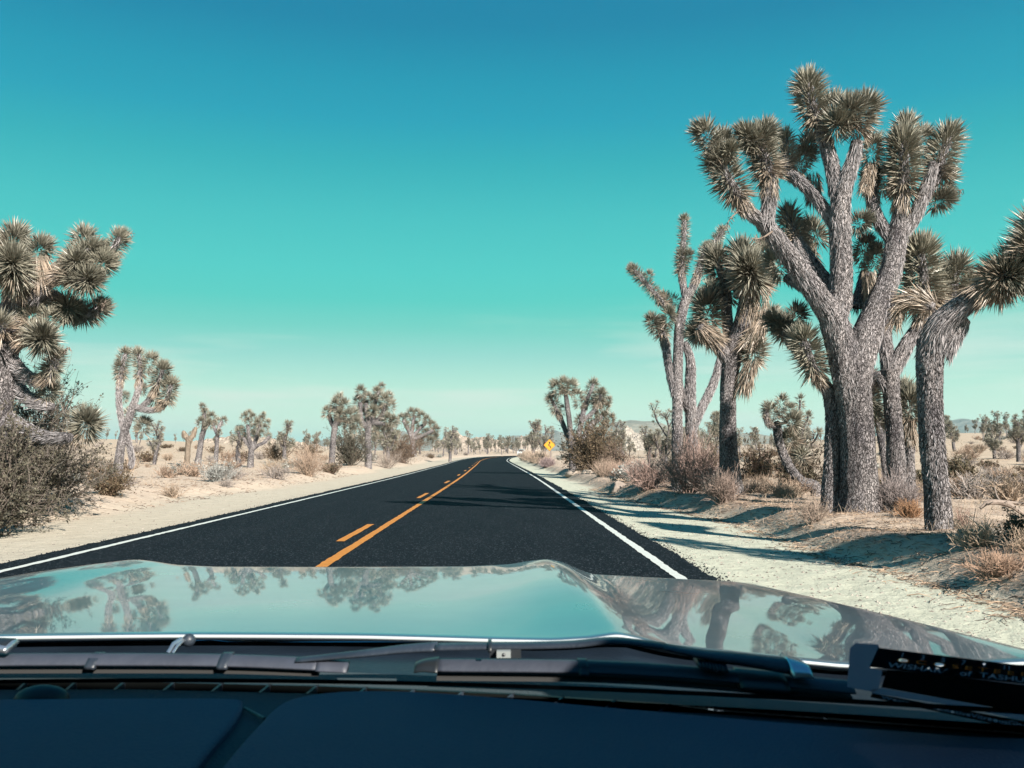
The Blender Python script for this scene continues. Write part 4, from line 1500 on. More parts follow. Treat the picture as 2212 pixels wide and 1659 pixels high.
# big left bush: a sprawling small-leaved shrub with pale stems
shrub('large sprawling small-leaved bush at the left edge with grey stems at its foot', 'large_bush', 62, 1088, 301, 188, 240, 'bush', nmain=80, sec=8, ter=6,
      col=(.25, .215, .19), leafcol=OLIVE, leaves=19000, leaf=.032, stem=.017, droop=.05, spread=1.18)
shrub('second tangled bush at the left edge, filling in below the twisted limbs', 'large_bush', -40, 1075, 302, 160, 260, 'bush', nmain=60, sec=7, ter=6, depth=14.6,
      col=(.17, .14, .12), leafcol=OLIVE, leaves=20000, leaf=.030, stem=.018, spread=1.1)
shrub('small round brown bush on the sand in front of the big left bush', 'small_bush', 232, 1070, 303, 52, 62, 'bush', nmain=60, sec=5, ter=4,
      col=(.24, .17, .12), leafcol=BROWN, leaves=4200, leaf=.030, stem=.012)
shrub('low pale blue grey shrub spread over the left bank', 'low_shrub', 470, 1040, 304, 80, 34, nmain=60, sec=6, ter=4, col=(.42, .41, .39), leafcol=(.36, .37, .35), leaves=2600, leaf=.026, stem=.010)
shrub('brown bush behind the thin Y forked tree', 'brown_bush', 600, 1000, 305, 48, 42, 'bush', nmain=46, col=(.22, .15, .11), leafcol=BROWN, leaves=2600, leaf=.05, stem=.016)
shrub('brown bush left of the stout pale tree trunk', 'brown_bush', 668, 996, 306, 40, 40, 'bush', nmain=40, col=(.22, .15, .11), leafcol=BROWN, leaves=2200, leaf=.05, stem=.016)
shrub('straw coloured feathery dry shrub at the left shoulder', 'dry_shrub', 665, 1028, 307, 56, 58, nmain=110, sec=4, ter=3, col=(.52, .38, .29), stem=.010)
shrub('straw coloured low dry shrub left of the feathery one', 'dry_shrub', 590, 1028, 317, 48, 34, nmain=70, sec=4, ter=3, col=(.52, .40, .30), stem=.010)
shrub('dark green bush between the stout pale trunk and the tallest left tree', 'dark_bush', 758, 1006, 308, 46, 84, 'bush', nmain=60, sec=5, ter=4, col=(.13, .11, .09), leafcol=(.075, .072, .05), leaves=5200, leaf=.055, stem=.018)
shrub('wide brown bush at the left shoulder right of the tallest left tree', 'brown_bush', 868, 1000, 309, 62, 66, 'bush', nmain=80, sec=5, ter=4, col=(.22, .15, .115), leafcol=(.15, .105, .07), leaves=5200, leaf=.055, stem=.016)
shrub('pale grey dry shrub at the foot of the wide brown bush', 'dry_shrub', 835, 1012, 310, 44, 34, nmain=70, sec=4, ter=3, col=(.44, .36, .31), stem=.012)
# right of the bend
shrub('large brown green bush right beside the yellow road sign', 'large_bush', 1282, 1012, 311, 70, 92, 'bush', depth=46, nmain=90, sec=6, ter=5, col=(.20, .15, .11), leafcol=(.135, .098, .058), leaves=11000, leaf=.055, stem=.02)
shrub('tall brown bush directly behind the sign, under the leaning trunk', 'brown_bush', 1256, 1005, 312, 44, 96, 'bush', depth=52, nmain=50, sec=5, ter=4, col=(.22, .16, .125), leafcol=(.145, .105, .07), leaves=4200, leaf=.055, stem=.018)
shrub('bush with reddish twigs right of the large brown green one', 'brown_bush', 1330, 1004, 320, 40, 62, 'bush', depth=42, nmain=50, sec=5, ter=4, col=(.26, .18, .15), leafcol=(.15, .11, .075), leaves=2600, leaf=.045, stem=.014)
shrub('pinkish bare twiggy shrub at the verge left of the pale stems', 'twiggy_shrub', 1398, 1058, 313, 66, 72, nmain=90, sec=5, ter=4, col=(.44, .31, .27), stem=.011)
shrub('big pinkish bare twiggy shrub round the feet of the pale stems', 'twiggy_shrub', 1490, 1066, 314, 96, 108, depth=23.2, nmain=120, sec=6, ter=4, col=(.44, .31, .27), stem=.011)
shrub('grey pink bare twiggy shrub in front of the dark trunk', 'twiggy_shrub', 1562, 1086, 315, 62, 66, nmain=100, sec=5, ter=4, col=(.36, .27, .23), stem=.009)
shrub('tall brown bush right behind the dark trunk', 'brown_bush', 1640, 1000, 316, 42, 86, 'bush', depth=34, nmain=60, sec=5, ter=4, col=(.25, .18, .15), leafcol=BROWN, leaves=3400, leaf=.045, stem=.016)
shrub('dark brown bush behind the crooked trunk', 'dark_bush', 1725, 1030, 318, 60, 100, 'bush', depth=26, nmain=60, sec=5, ter=4, col=(.2, .15, .12), leafcol=(.10, .085, .055), leaves=4800, leaf=.04, stem=.016)
shrub('brown bush left of the dark trunk, seen behind the pale stems', 'brown_bush', 1525, 990, 319, 48, 72, 'bush', depth=40, nmain=60, sec=5, ter=4, col=(.22, .16, .12), leafcol=(.12, .095, .06), leaves=3600, leaf=.05, stem=.016)
shrub('grey mauve dead twiggy bush between the two thick trunks', 'dead_shrub', 1932, 1104, 321, 58, 82, depth=14.8, nmain=120, sec=6, ter=5, col=(.36, .30, .29), stem=.008)
shrub('orange brown dry tuft between the two thick trunks', 'dry_tuft', 1960, 1108, 322, 48, 34, 'shrub', depth=13.6, nmain=120, sec=4, ter=3, col=(.46, .26, .15), stem=.006)
shrub('thin bare pinkish shrub right of the leaning trunk', 'twiggy_shrub', 2068, 1112, 323, 44, 50, depth=12.6, nmain=24, sec=4, ter=3, col=(.40, .27, .22), stem=.006)
shrub('green brown bush right behind the leaning trunk', 'dark_bush', 2068, 1020, 324, 46, 70, 'bush', depth=27, nmain=70, sec=5, ter=4, col=(.2, .15, .11), leafcol=(.115, .095, .055), leaves=4600, leaf=.04, stem=.014)
shrub('green brown bush showing between slim trunk and leaning trunk', 'dark_bush', 1995, 1030, 325, 30, 70, 'bush', depth=22, nmain=50, sec=5, ter=4, col=(.2, .15, .11), leafcol=(.115, .095, .055), leaves=3000, leaf=.035, stem=.012)
shrub('tan bare shrub before the foot of the tree left of the thickest trunk', 'twiggy_shrub', 1752, 1098, 326, 58, 62, depth=13.8, nmain=40, sec=4, ter=4, col=(.42, .32, .26), stem=.006)
shrub('dark sprigged bush at the lower right edge', 'dark_bush', 2196, 1178, 327, 46, 66, 'bush', depth=10.2, nmain=26, sec=5, ter=4, col=(.26, .18, .13), leafcol=(.12, .085, .05), leaves=1500, leaf=.022, stem=.007)
shrub('straw yellow dead shrub with curved stems at the lower right verge', 'dead_shrub', 2110, 1215, 328, 74, 56, depth=9.6, nmain=80, sec=4, ter=3, col=(.56, .42, .31), stem=.006, spread=1.3)
shrub('reddish tangled dry tuft at the lower right verge', 'dry_tuft', 2150, 1262, 329, 88, 44, depth=8.6, nmain=130, sec=4, ter=3, col=(.50, .33, .24), stem=.005, spread=1.35)
shrub('pale dry tuft at the right picture edge above the gravel', 'dry_tuft', 2212, 1235, 330, 60, 52, depth=9.0, nmain=90, sec=4, ter=3, col=(.54, .40, .30), stem=.005, spread=1.2)
# grasses by the bend
for q, (dx, dy, hw, hh, cl, lb) in enumerate([
        (1165, 1000, 34, 26, (.54, .41, .32), 'pale straw grass clump at the inside of the bend'),
        (1140, 994, 26, 22, (.56, .44, .35), 'pale straw grass clump hiding the bottom of the white car'),
        (1182, 1008, 20, 20, (.36, .27, .27), 'mauve grey clump at the foot of the sign post'),
        (1312, 1028, 40, 36, (.50, .37, .29), 'straw grass clump behind the boulders'),
        (1350, 1030, 34, 34, (.44, .31, .25), 'reddish straw clump right of the boulders'),
        (1640, 1065, 60, 40, (.48, .36, .28), 'tall straw grass right of the dark trunk'),
        (1700, 1075, 50, 34, (.50, .39, .30), 'straw grass in front of the crooked trunk'),
        (2090, 1050, 40, 34, (.54, .42, .33), 'pale straw tuft on the sand right of the leaning trunk'),
        (2148, 1035, 36, 26, (.40, .35, .33), 'mauve grey low shrub on the right plain'),
        (1905, 1060, 34, 46, (.56, .44, .33), 'straw grass behind the thickest trunk')]):
    g = ground(dx, dy)
    s = g[1] / FD
    m = grass_clump(500 + q, hw * s * 1.6, hh * s * 1.15, 700, cl, wide=max(.004, .35 * s))
    o = m.build('grass_clump', M_TWIG, None, (0, 0, 0))
    o.location = tuple(g)
    tag(o, lb, 'grass', 'dry grass clumps beside the road')

# small shrubs dotted over the plain: a few kinds, many places
KINDS = []
for k, (c, lc, nl) in enumerate([((.50, .38, .29), None, 0), ((.42, .36, .33), None, 0), ((.24, .17, .13), BROWN, 500), ((.46, .33, .25), None, 0), ((.40, .40, .37), (.36, .36, .33), 500), ((.30, .21, .17), (.14, .11, .07), 500)]):
    st, lv = twig_shrub(600 + k, .6, .42, nmain=44, sec=4, ter=3, col=c, leafcol=lc, leaves=nl, leaf=.05, stem=.012)
    st2 = MB()
    st2.join(st)
    for g_, m_ in lv.f:
        st2.f.append((g_ + st2.n, 1))
    st2.v += lv.v
    st2.c += lv.c
    st2.n += lv.n
    KINDS.append(st2.mesh('desert_shrub', [M_TWIG, M_SMALL_LEAF]))
rgs = np.random.RandomState(5)
cnt = 0
while cnt < 270:
    dx = rgs.uniform(-40, 2250)
    dep = 15 * (14 ** rgs.rand())
    p = on_ground(dx, dep)
    s_ = p[0] - road_c(p[1])
    if -9.0 < s_ < berm_edge(p[1]) + .8 or (0 < s_ and dep < 19) or (dep < 24 and s_ < 0 and s_ > -14):
        continue
    kind_ = rgs.randint(len(KINDS))
    o = bpy.data.objects.new('desert_shrub', KINDS[kind_])
    COL.objects.link(o)
    sc = rgs.uniform(.5, 1.5) * (1.0 if dep < 60 else 1.3)
    o.location = tuple(p)
    o.rotation_euler = (0, 0, rgs.rand() * 6.28)
    o.scale = (sc * 1.2, sc * 1.2, sc)
    nm_ = ['tan bare', 'mauve grey bare', 'brown leafy', 'straw coloured bare', 'pale grey leafy', 'dark brown leafy'][kind_]
    wh_ = ('left' if s_ < 0 else 'right') + (' plain near the road' if dep < 55 else ' plain farther out')
    tag(o, 'small %s shrub on the sand of the %s' % (nm_, wh_), 'shrub', 'small %s shrubs on the %s' % (nm_, wh_))
    cnt += 1

# low straw over the plain, uncountable
m = MB()
rg = np.random.RandomState(9)
N = 26000
dxs = rg.uniform(-60, 2270, N)
deps = 11 * (16 ** rg.rand(N))
P = EYE[None] + np.stack([(dxs - 1081) / FD * deps, deps, np.zeros(N)], 1)
s_ = P[:, 0] - road_c(P[:, 1])
ok = ((s_ > berm_edge(P[:, 1]) + .2) | (s_ < -9.2)) & (fbm(P[:, 0] * .25, P[:, 1] * .25, 3) > np.where((s_ > 0) & (s_ < 11), .40, .50))
P = P[ok]
P[:, 2] = terr(P[:, 0], P[:, 1]) - .01
n = len(P)
d = norm(np.stack([rg.normal(0, .5, n), rg.normal(0, .5, n), np.ones(n) * .8], 1))
L = rg.uniform(.06, .24, n)
Q = np.stack([P, P + d * (L * .5)[:, None], P + d * L[:, None] + np.stack([d[:, 0], d[:, 1], -.5 * np.ones(n)], 1) * (L * .25)[:, None]], 1)
wd = np.clip(.35 * P[:, 1] / FD, .0022, .03)
sticks(m, Q, np.stack([wd, wd * .8, wd * .3], 1), np.array([.50, .385, .29]) * rg.uniform(.6, 1.3, (n, 1)))
tag(m.build('dry_grass', M_TWIG), 'sparse short straw grass growing over the sandy plain', 'grass', kind='stuff')

# leaf litter, twigs and chips on the right bank
m = MB()
N = 9000
yy = 7 + 26 * rg.rand(N) ** 1.5
ss = berm_edge(yy) - .25 + np.abs(rg.normal(0, 1.5, N)) - .35 * (rg.rand(N) < .1)
P = np.stack([road_c(yy) + ss, yy, np.zeros(N)], 1)
P[:, 2] = terr(P[:, 0], P[:, 1]) + .006
a = rg.rand(N) * 6.28
d = np.stack([np.cos(a), np.sin(a), rg.normal(0, .12, N)], 1)
L = rg.uniform(.03, .22, N)
Q = np.stack([P - d * (L * .5)[:, None], P + rg.normal(0, .01, (N, 3)) + np.array([0, 0, .006]), P + d * (L * .5)[:, None]], 1)
wd = rg.uniform(.0015, .0055, N)
cc = np.where(rg.rand(N, 1) < .35, np.array([[.16, .12, .10]]), np.array([[.50, .36, .26]])) * rg.uniform(.6, 1.25, (N, 1))
sticks(m, Q, np.stack([wd, wd, wd * .4], 1), cc)
N = 2600
yy = 9 + 45 * rg.rand(N) ** 1.4
P = np.stack([road_c(yy) - 8.2 - np.abs(rg.normal(0, 3.2, N)), yy, np.zeros(N)], 1)
P[:, 2] = terr(P[:, 0], P[:, 1]) + .006
a = rg.rand(N) * 6.28
d = np.stack([np.cos(a), np.sin(a), rg.normal(0, .15, N)], 1)
L = rg.uniform(.04, .26, N)
Q = np.stack([P - d * (L * .5)[:, None], P + rg.normal(0, .015, (N, 3)) + np.array([0, 0, .01]), P + d * (L * .5)[:, None]], 1)
wd = rg.uniform(.003, .010, N)
sticks(m, Q, np.stack([wd, wd, wd * .4], 1), np.where(rg.rand(N, 1) < .6, np.array([[.20, .14, .11]]), np.array([[.46, .34, .26]])) * rg.uniform(.6, 1.25, (N, 1)))
tag(m.build('leaf_litter', M_TWIG), 'dry leaf litter and twigs strewn along both banks', 'litter', kind='stuff')


# stones of the shoulders
def stones(P, S, rg, cols):
    ico = np.array([(1, 0, 0), (-1, 0, 0), (0, 1, 0), (0, -1, 0), (0, 0, 1), (0, 0, -1)], float)
    fc = np.array([(0, 2, 4), (2, 1, 4), (1, 3, 4), (3, 0, 4), (2, 0, 5), (1, 2, 5), (3, 1, 5), (0, 3, 5)])
    n = len(P)
    a = rg.rand(n) * 6.28
    sc = S[:, None] * rg.uniform(.6, 1.4, (n, 3)) * np.array([1, 1, .7])
    V = ico[None] * sc[:, None] * rg.uniform(.75, 1.25, (n, 6, 1))
    ca, sa = np.cos(a)[:, None], np.sin(a)[:, None]
    V = np.stack([V[..., 0] * ca - V[..., 1] * sa, V[..., 0] * sa + V[..., 1] * ca, V[..., 2]], -1) + P[:, None]
    mm = MB()
    mm.add(V.reshape(-1, 3), (np.arange(n)[:, None, None] * 6 + fc[None]).reshape(-1, 3), np.repeat(cols, 6, 0))
    return mm


N = 9500
yy = 4.0 + 26 * rg.rand(N) ** 1.7
side = rg.rand(N) < .72
be = berm_edge(yy)
xx = np.where(side, R_EDGE + .0 + (be + .5 - R_EDGE) * rg.rand(N), L_EDGE - 3.3 * rg.rand(N))
P = np.stack([road_c(yy) + xx, yy, np.zeros(N)], 1)
P[:, 2] = terr(P[:, 0], P[:, 1])
S = .006 + .016 * rg.rand(N) ** 3.5
cc = np.array([[.44, .39, .34]]) * rg.uniform(.45, 1.25, (N, 1)) * np.array([1, 1, 1])
tag(stones(P, S, rg, cc).build('gravel', M_ROCK), 'loose pale gravel scattered on both road shoulders', 'gravel', kind='stuff')
# crumbs of asphalt along its ragged edge
N = 3000
yy = 5 + 24 * rg.rand(N) ** 1.6
side = rg.rand(N) < .6
xx = np.where(side, R_EDGE + np.abs(rg.normal(0, .10, N)), L_EDGE - np.abs(rg.normal(0, .10, N)))
P = np.stack([road_c(yy) + xx, yy, np.zeros(N)], 1)
P[:, 2] = terr(P[:, 0], P[:, 1]) + .006
cc = np.array([[.03, .034, .04]]) * rg.uniform(.6, 1.6, (N, 1))
tag(stones(P, .004 + .010 * rg.rand(N) ** 2, rg, cc).build('asphalt_crumbs', M_ROCK), 'dark asphalt crumbs along the ragged pavement edges', 'gravel', kind='stuff')


def boulder(label, dx, dy, hw, hh, seed, col=(.52, .43, .36), depth=None):
    g = ground(dx, dy) if depth is None else on_ground(dx, depth)
    s = g[1] / FD
    rg = np.random.RandomState(seed)
    nu, nv = 26, 15
    th = np.linspace(0, 2 * np.pi, nu, endpoint=False)
    ph = np.linspace(-.5, np.pi / 2, nv)
    T, Ph = np.meshgrid(th, ph)
    X, Y, Z = np.cos(T) * np.cos(Ph), np.sin(T) * np.cos(Ph), np.sin(Ph)
    o1 = rg.rand(3) * 40
    r = 1 + .55 * (fbm(X * 1.3 + o1[0], Y * 1.3 + Z * 1.7 + o1[1], 4) - .5)
    for k in range(5):                     # flat broken faces
        nrm = norm(rg.normal(size=3) + np.array([0, 0, .5]))
        dd = (X * nrm[0] + Y * nrm[1] + Z * nrm[2]) * r
        lim = rg.uniform(.68, .9)
        r = np.where(dd > lim, r * lim / np.maximum(dd, 1e-6), r)
    V = np.stack([X * r * hw * s, Y * r * hw * s * .8, Z * r * hh * s * 1.25], -1)
    m = MB()
    i = np.arange(nv - 1)[:, None] * nu
    j = np.arange(nu)[None]
    j2 = (j + 1) % nu
    m.add(V.reshape(-1, 3), np.stack([i + j, i + j2, i + nu + j2, i + nu + j], -1).reshape(-1, 4), col)
    o = m.build('boulder', M_ROCK)
    o.location = (g[0], g[1], g[2] - hh * s * .35)
    tag(o, label, 'boulder', 'boulders at the right verge')


boulder('pale flat boulder on the verge in front of the large brown green bush', 1243, 1018, 24, 10, 1, depth=46)
boulder('round pale boulder, right neighbour of the flat one', 1268, 1020, 13, 10, 2, depth=44)
boulder('small pale boulder at the right end of the row by the bush', 1290, 1022, 11, 8, 3, depth=43)
boulder('dark sided boulder at the verge left of the twiggy shrubs', 1338, 1046, 24, 18, 4, (.40, .33, .28), depth=29)
boulder('grey rock at the lower right edge beside the dead shrub', 2192, 1200, 34, 20, 6, (.40, .33, .30), depth=9.8)


def dead_branch(label, pts, depth, col=(.34, .27, .23), twigs=5, seed=1):
    rg = np.random.RandomState(seed)
    W = []
    for dx, dy, r in pts:
        p = at(dx, dy, depth)
        W.append(p)
    W = np.array(W)
    g = np.array([W[:, 0].mean(), W[:, 1].mean(), 0])
    Rr = np.array([p[2] for p in pts]) * depth / FD
    zt = terr(W[:, 0], W[:, 1])
    W[:, 2] = np.maximum(zt + Rr * .8, np.minimum(W[:, 2], zt + Rr + .22))
    g[2] = terr(g[0], g[1])
    m = MB()
    A_ = resample(np.hstack([W, Rr[:, None]]), step=.04)
    tube(m, A_[:, :3], A_[:, 3], 8, .14, seed, col)
    for k in range(twigs):
        i = rg.randint(len(A_))
        q = A_[i, :3]
        dv = norm(np.array([rg.normal(), rg.normal() * .6, abs(rg.normal()) * .8]))
        e = q + dv * rg.uniform(.15, .4)
        B_ = resample(np.array([q, (q + e) / 2 + rg.normal(0, .03, 3), e]), n=8)
        tube(m, B_, np.linspace(A_[i, 3] * .5, .003, 8), 5, .1, k, col)
    t = thing('dead_branch', tuple(g), label, 'branch')
    m.build('wood', M_TWIG, t, g)


dead_branch('crooked dead branch lying on the sand at the right picture edge', [(2118, 1098, 3), (2134, 1086, 5), (2165, 1082, 6), (2190, 1096, 5), (2225, 1125, 4)], 13.4, seed=2)
dead_branch('long straight dead branch on the sand behind the crooked one', [(2150, 1074, 2.5), (2190, 1076, 3.5), (2240, 1078, 4)], 14.4, twigs=2, seed=3)
dead_branch('pale fallen log at the lower right behind the straw shrub', [(2070, 1158, 5), (2120, 1166, 8), (2170, 1176, 9), (2230, 1190, 10)], 10.8, (.40, .34, .29), 6, seed=4)
dead_branch('thin fallen twig on the litter of the lower right verge', [(2082, 1192, 2), (2110, 1196, 3), (2150, 1200, 3), (2190, 1196, 2)], 10.2, (.3, .22, .18), 2, seed=5)


# ------------------------------------------------------------------ far rocks and mountains
def ridge(name, label, pts, dist, seed, col, rough, thick, kind='structure', base=None, material=None, n=160, crag=0.0):
    """a hill whose skyline passes through D points at a distance, with real body front to back"""
    xs = np.linspace(pts[0][0], pts[-1][0], n)
    tops = np.interp(xs, [p[0] for p in pts], [p[1] for p in pts])
    rows = 46
    v = np.linspace(-1, 1, rows)
    W = np.array([at(x, 978, dist) for x in xs])
    d0 = (978 - tops) / FD * dist
    lo = np.minimum(terr(W[:, 0], W[:, 1]), 0) - 4 if base is None else np.full(n, base)
    X = np.repeat(W[:, 0][None], rows, 0)
    Y = W[:, 1][None] + v[:, None] * thick
    prof = np.clip(1 - np.abs(v) ** 1.6, 0, 1)[:, None]
    nz = fbm(X / rough + seed, Y / rough + seed * 2, 6)
    rid = 1 - np.abs(fbm(X / (rough * 1.7) + seed * 3, Y / (rough * 1.7), 4) - .5) * 2
    Hh = np.maximum(d0, .0)[None] * prof * (.80 + .40 * rid * nz)
    if crag > 0:
        cell = fbm(X / crag, Y / crag + 9, 3)
        Hh = Hh + np.where(Hh > 1, (np.floor(cell * 7) / 7 - .5) * crag * .9, 0)
    Z = lo[None] + Hh + (0 - lo[None]) * prof
    Z = np.where(prof <= 0, lo[None], Z)
    m = MB()
    i = np.arange(rows - 1)[:, None] * n + np.arange(n - 1)[None]
    m.add(np.stack([X, Y, Z], -1).reshape(-1, 3), np.stack([i, i + 1, i + n + 1, i + n], -1).reshape(-1, 4), col)
    o = m.build(name, material or M_ROCK, smooth=(crag == 0))
    tag(o, label, None, kind=kind)
    return o


M_CRAG = tinted('pale_granite', gain=.44, rough=.95, spec=.1, noise=.55, nscale=.5, bump=1.0, bdist=1.2, detail=8)
M_HILL = tinted('scrub_hill', gain=.7, rough=1.0, spec=.05, noise=.35, nscale=.02, bump=.6, bdist=20, detail=8)
ridge('rocky_hill', 'pale rocky outcrop beyond the road bend', [(905, 985), (930, 965), (958, 942), (985, 930), (1015, 938), (1045, 940), (1075, 946), (1100, 962), (1125, 980)], 420, 3, (.66, .55, .46), 7, 26, crag=4.0, n=220, material=M_CRAG)
ridge('rocky_hill', 'pale rocky outcrop right of the road bend', [(1085, 985), (1108, 950), (1125, 936), (1142, 938), (1165, 960), (1200, 985)], 460, 4, (.66, .56, .48), 7, 24, crag=4.0, n=140, material=M_CRAG)
ridge('rocky_hill', 'low pale rocky rise behind the left plain', [(250, 985), (330, 958), (420, 948), (520, 936), (600, 944), (680, 955), (760, 962), (840, 985)], 520, 5, (.66, .54, .44), 9, 40, crag=4.0, n=240, material=M_CRAG)
ridge('rocky_hill', 'steep pale rock slope below the right mountain', [(1290, 990), (1320, 935), (1345, 918), (1375, 930), (1420, 944), (1500, 960), (1580, 985)], 700, 6, (.66, .58, .50), 12, 60, crag=6.0, n=220, material=M_CRAG)
ridge('mountain', 'long hazy mountain behind the pale stems', [(1240, 975), (1290, 915), (1330, 903), (1365, 902), (1400, 908), (1450, 925), (1520, 935), (1600, 930), (1680, 950), (1760, 975)], 3600, 7, (.30, .27, .22), 260, 700, material=M_HILL)
ridge('mountain', 'hazy mountain on the far right horizon', [(1900, 975), (1980, 935), (2040, 912), (2075, 905), (2110, 912), (2150, 915), (2215, 925), (2300, 950), (2400, 975)], 4600, 8, (.27, .26, .23), 300, 800, material=M_HILL)
ridge('mountain', 'small hazy mountain behind the road bend', [(1030, 975), (1080, 945), (1110, 936), (1140, 938), (1200, 930), (1260, 960), (1290, 975)], 4200, 9, (.27, .26, .23), 300, 700, material=M_HILL)
ridge('mountain', 'small hazy mountain behind the left trees', [(560, 975), (640, 955), (720, 948), (800, 938), (870, 928), (910, 938), (960, 960), (990, 975)], 4200, 10, (.27, .26, .23), 300, 700, material=M_HILL)

# ------------------------------------------------------------------ winding road sign
M_SIGN = simple('sign_yellow', (.52, .235, .008), .5, noise=.05, nscale=8)
M_BLACK = simple('sign_black', (.012, .012, .012), .5)
M_STEEL = simple('galvanised_steel', (.20, .16, .14), .6, .3, noise=.25, nscale=15)
g = on_ground(1191, 87.0)
c = at(1187, 961.5, 87.0)
sg = thing('road_sign', tuple(g), 'yellow diamond winding road sign on a thin post at the right verge', 'sign')
m = MB()
hd = .56
n_ = 24
# rounded diamond plate
poly = []
for k in range(4):
    a0 = k * math.pi / 2
    v0 = np.array([math.cos(a0), math.sin(a0)]) * hd
    for f_ in (-.5, 0, .5):
        aa = a0 + f_ * math.pi / 2
        poly.append(v0 * .90 + np.array([math.cos(aa), math.sin(aa)]) * .05)


def plate(mb, poly, y0, y1, col=(1, 1, 1)):
    poly = np.asarray(poly, float)
    n = len(poly)
    F = np.stack([poly[:, 0], np.full(n, y0), poly[:, 1]], 1)
    B_ = np.stack([poly[:, 0], np.full(n, y1), poly[:, 1]], 1)
    mb.add(np.vstack([F, B_]), [list(range(n)), list(range(2 * n - 1, n - 1, -1))] + [[(i + 1) % n, i, i + n, (i + 1) % n + n] for i in range(n)], col)


plate(m, poly, 0, .006)
m.v = [v + c for v in m.v]
pl = m.build('sign_plate', M_SIGN, sg, g)
m = MB()
bo, bi = np.array(poly) * .955, np.array(poly) * .905
nb = len(bo)
m.add(np.vstack([np.stack([bo[:, 0], np.full(nb, -.003), bo[:, 1]], 1), np.stack([bi[:, 0], np.full(nb, -.003), bi[:, 1]], 1)]) + c,
      np.array([(i, (i + 1) % nb, (i + 1) % nb + nb, i + nb) for i in range(nb)]))
m.build('border', M_BLACK, pl, g)
# bent arrow
path = resample(np.array([(.07, 0, -.30), (.10, 0, -.20), (.06, 0, -.12), (-.05, 0, -.05), (-.08, 0, .03), (-.02, 0, .10), (.03, 0, .16), (.02, 0, .24)]), n=30)
tt = norm(np.gradient(path, axis=0))
sd = np.stack([tt[:, 2], 0 * tt[:, 0], -tt[:, 0]], 1) * .042
m = MB()
Vv = np.stack([path - sd, path + sd], 1).reshape(-1, 3) + np.array([0, -.004, 0]) + c
ii = np.arange(29) * 2
m.add(Vv, np.stack([ii, ii + 1, ii + 3, ii + 2], 1))
m.add(np.array([(-.105, -.004, .20), (.135, -.004, .20), (.01, -.004, .36)]) + c, np.array([(0, 1, 2)]))
m.build('arrow', M_BLACK, pl, g)
m = MB()
top = c + np.array([0, .03, .35])
bot = np.array([g[0], g[1] + .03, g[2] - .3])
for ox, oy, w_, d_ in ((0, 0, .075, .008), (-.034, .016, .008, .032), (.034, .016, .008, .032)):
    A4 = np.array([(-w_ / 2 + ox, oy - d_ / 2), (w_ / 2 + ox, oy - d_ / 2), (w_ / 2 + ox, oy + d_ / 2), (-w_ / 2 + ox, oy + d_ / 2)])
    Vb = np.vstack([np.hstack([A4, np.zeros((4, 1))]) + bot, np.hstack([A4, np.zeros((4, 1))]) + top])
    m.add(Vb, np.array([(0, 1, 5, 4), (1, 2, 6, 5), (2, 3, 7, 6), (3, 0, 4, 7), (4, 5, 6, 7)]))
m.build('post', M_STEEL, sg, g)

# ------------------------------------------------------------------ white car far down the road
M_WPAINT = simple('white_car_paint', (.55, .57, .57), .25, coat=1.0)
M_DGLASS = simple('dark_car_glass', (.02, .025, .03), .08, spec=.8)
M_RUBBER = simple('tyre_rubber', (.02, .02, .02), .8)
M_CHROME = simple('chrome', (.75, .76, .76), .15, 1.0)
M_LAMP = simple('lamp_glass', (.85, .86, .85), .1, spec=.8)
cp = at(1127, 978, 222.0)
cp = np.array([cp[0], cp[1], float(terr(cp[0], cp[1])) + .03])
slope = float(road_c(223.0) - road_c(221.0)) / 2
wc = thing('parked_car', tuple(cp), 'white car coming round the far bend of the road', 'car')
wc.name = 'white_car'
wc.rotation_euler = (0, 0, math.pi - math.atan(slope) * .6)


def hull(stations, closed=True):
    """loft of cross sections, each a list of (x, z) at a y"""
    mm = MB()
    n = len(stations[0][1])
    V = np.array([[(x, y, z) for x, z in sec] for y, sec in stations]).reshape(-1, 3)
    F = []
    for a in range(len(stations) - 1):
        for j in range(n - 1):
            F.append((a * n + j, a * n + j + 1, (a + 1) * n + j + 1, (a + 1) * n + j))
    F.append(tuple(range(n - 1, -1, -1)))
    F.append(tuple(range((len(stations) - 1) * n, len(stations) * n)))
    mm.add(V, F)
    return mm


def sec(w, z0, z1, tw=None):
    tw = tw or w
    return [(-w, z0), (-w, (z0 + z1) / 2), (-tw, z1 - .06), (-tw + .10, z1), (tw - .10, z1), (tw, z1 - .06), (w, (z0 + z1) / 2), (w, z0)]


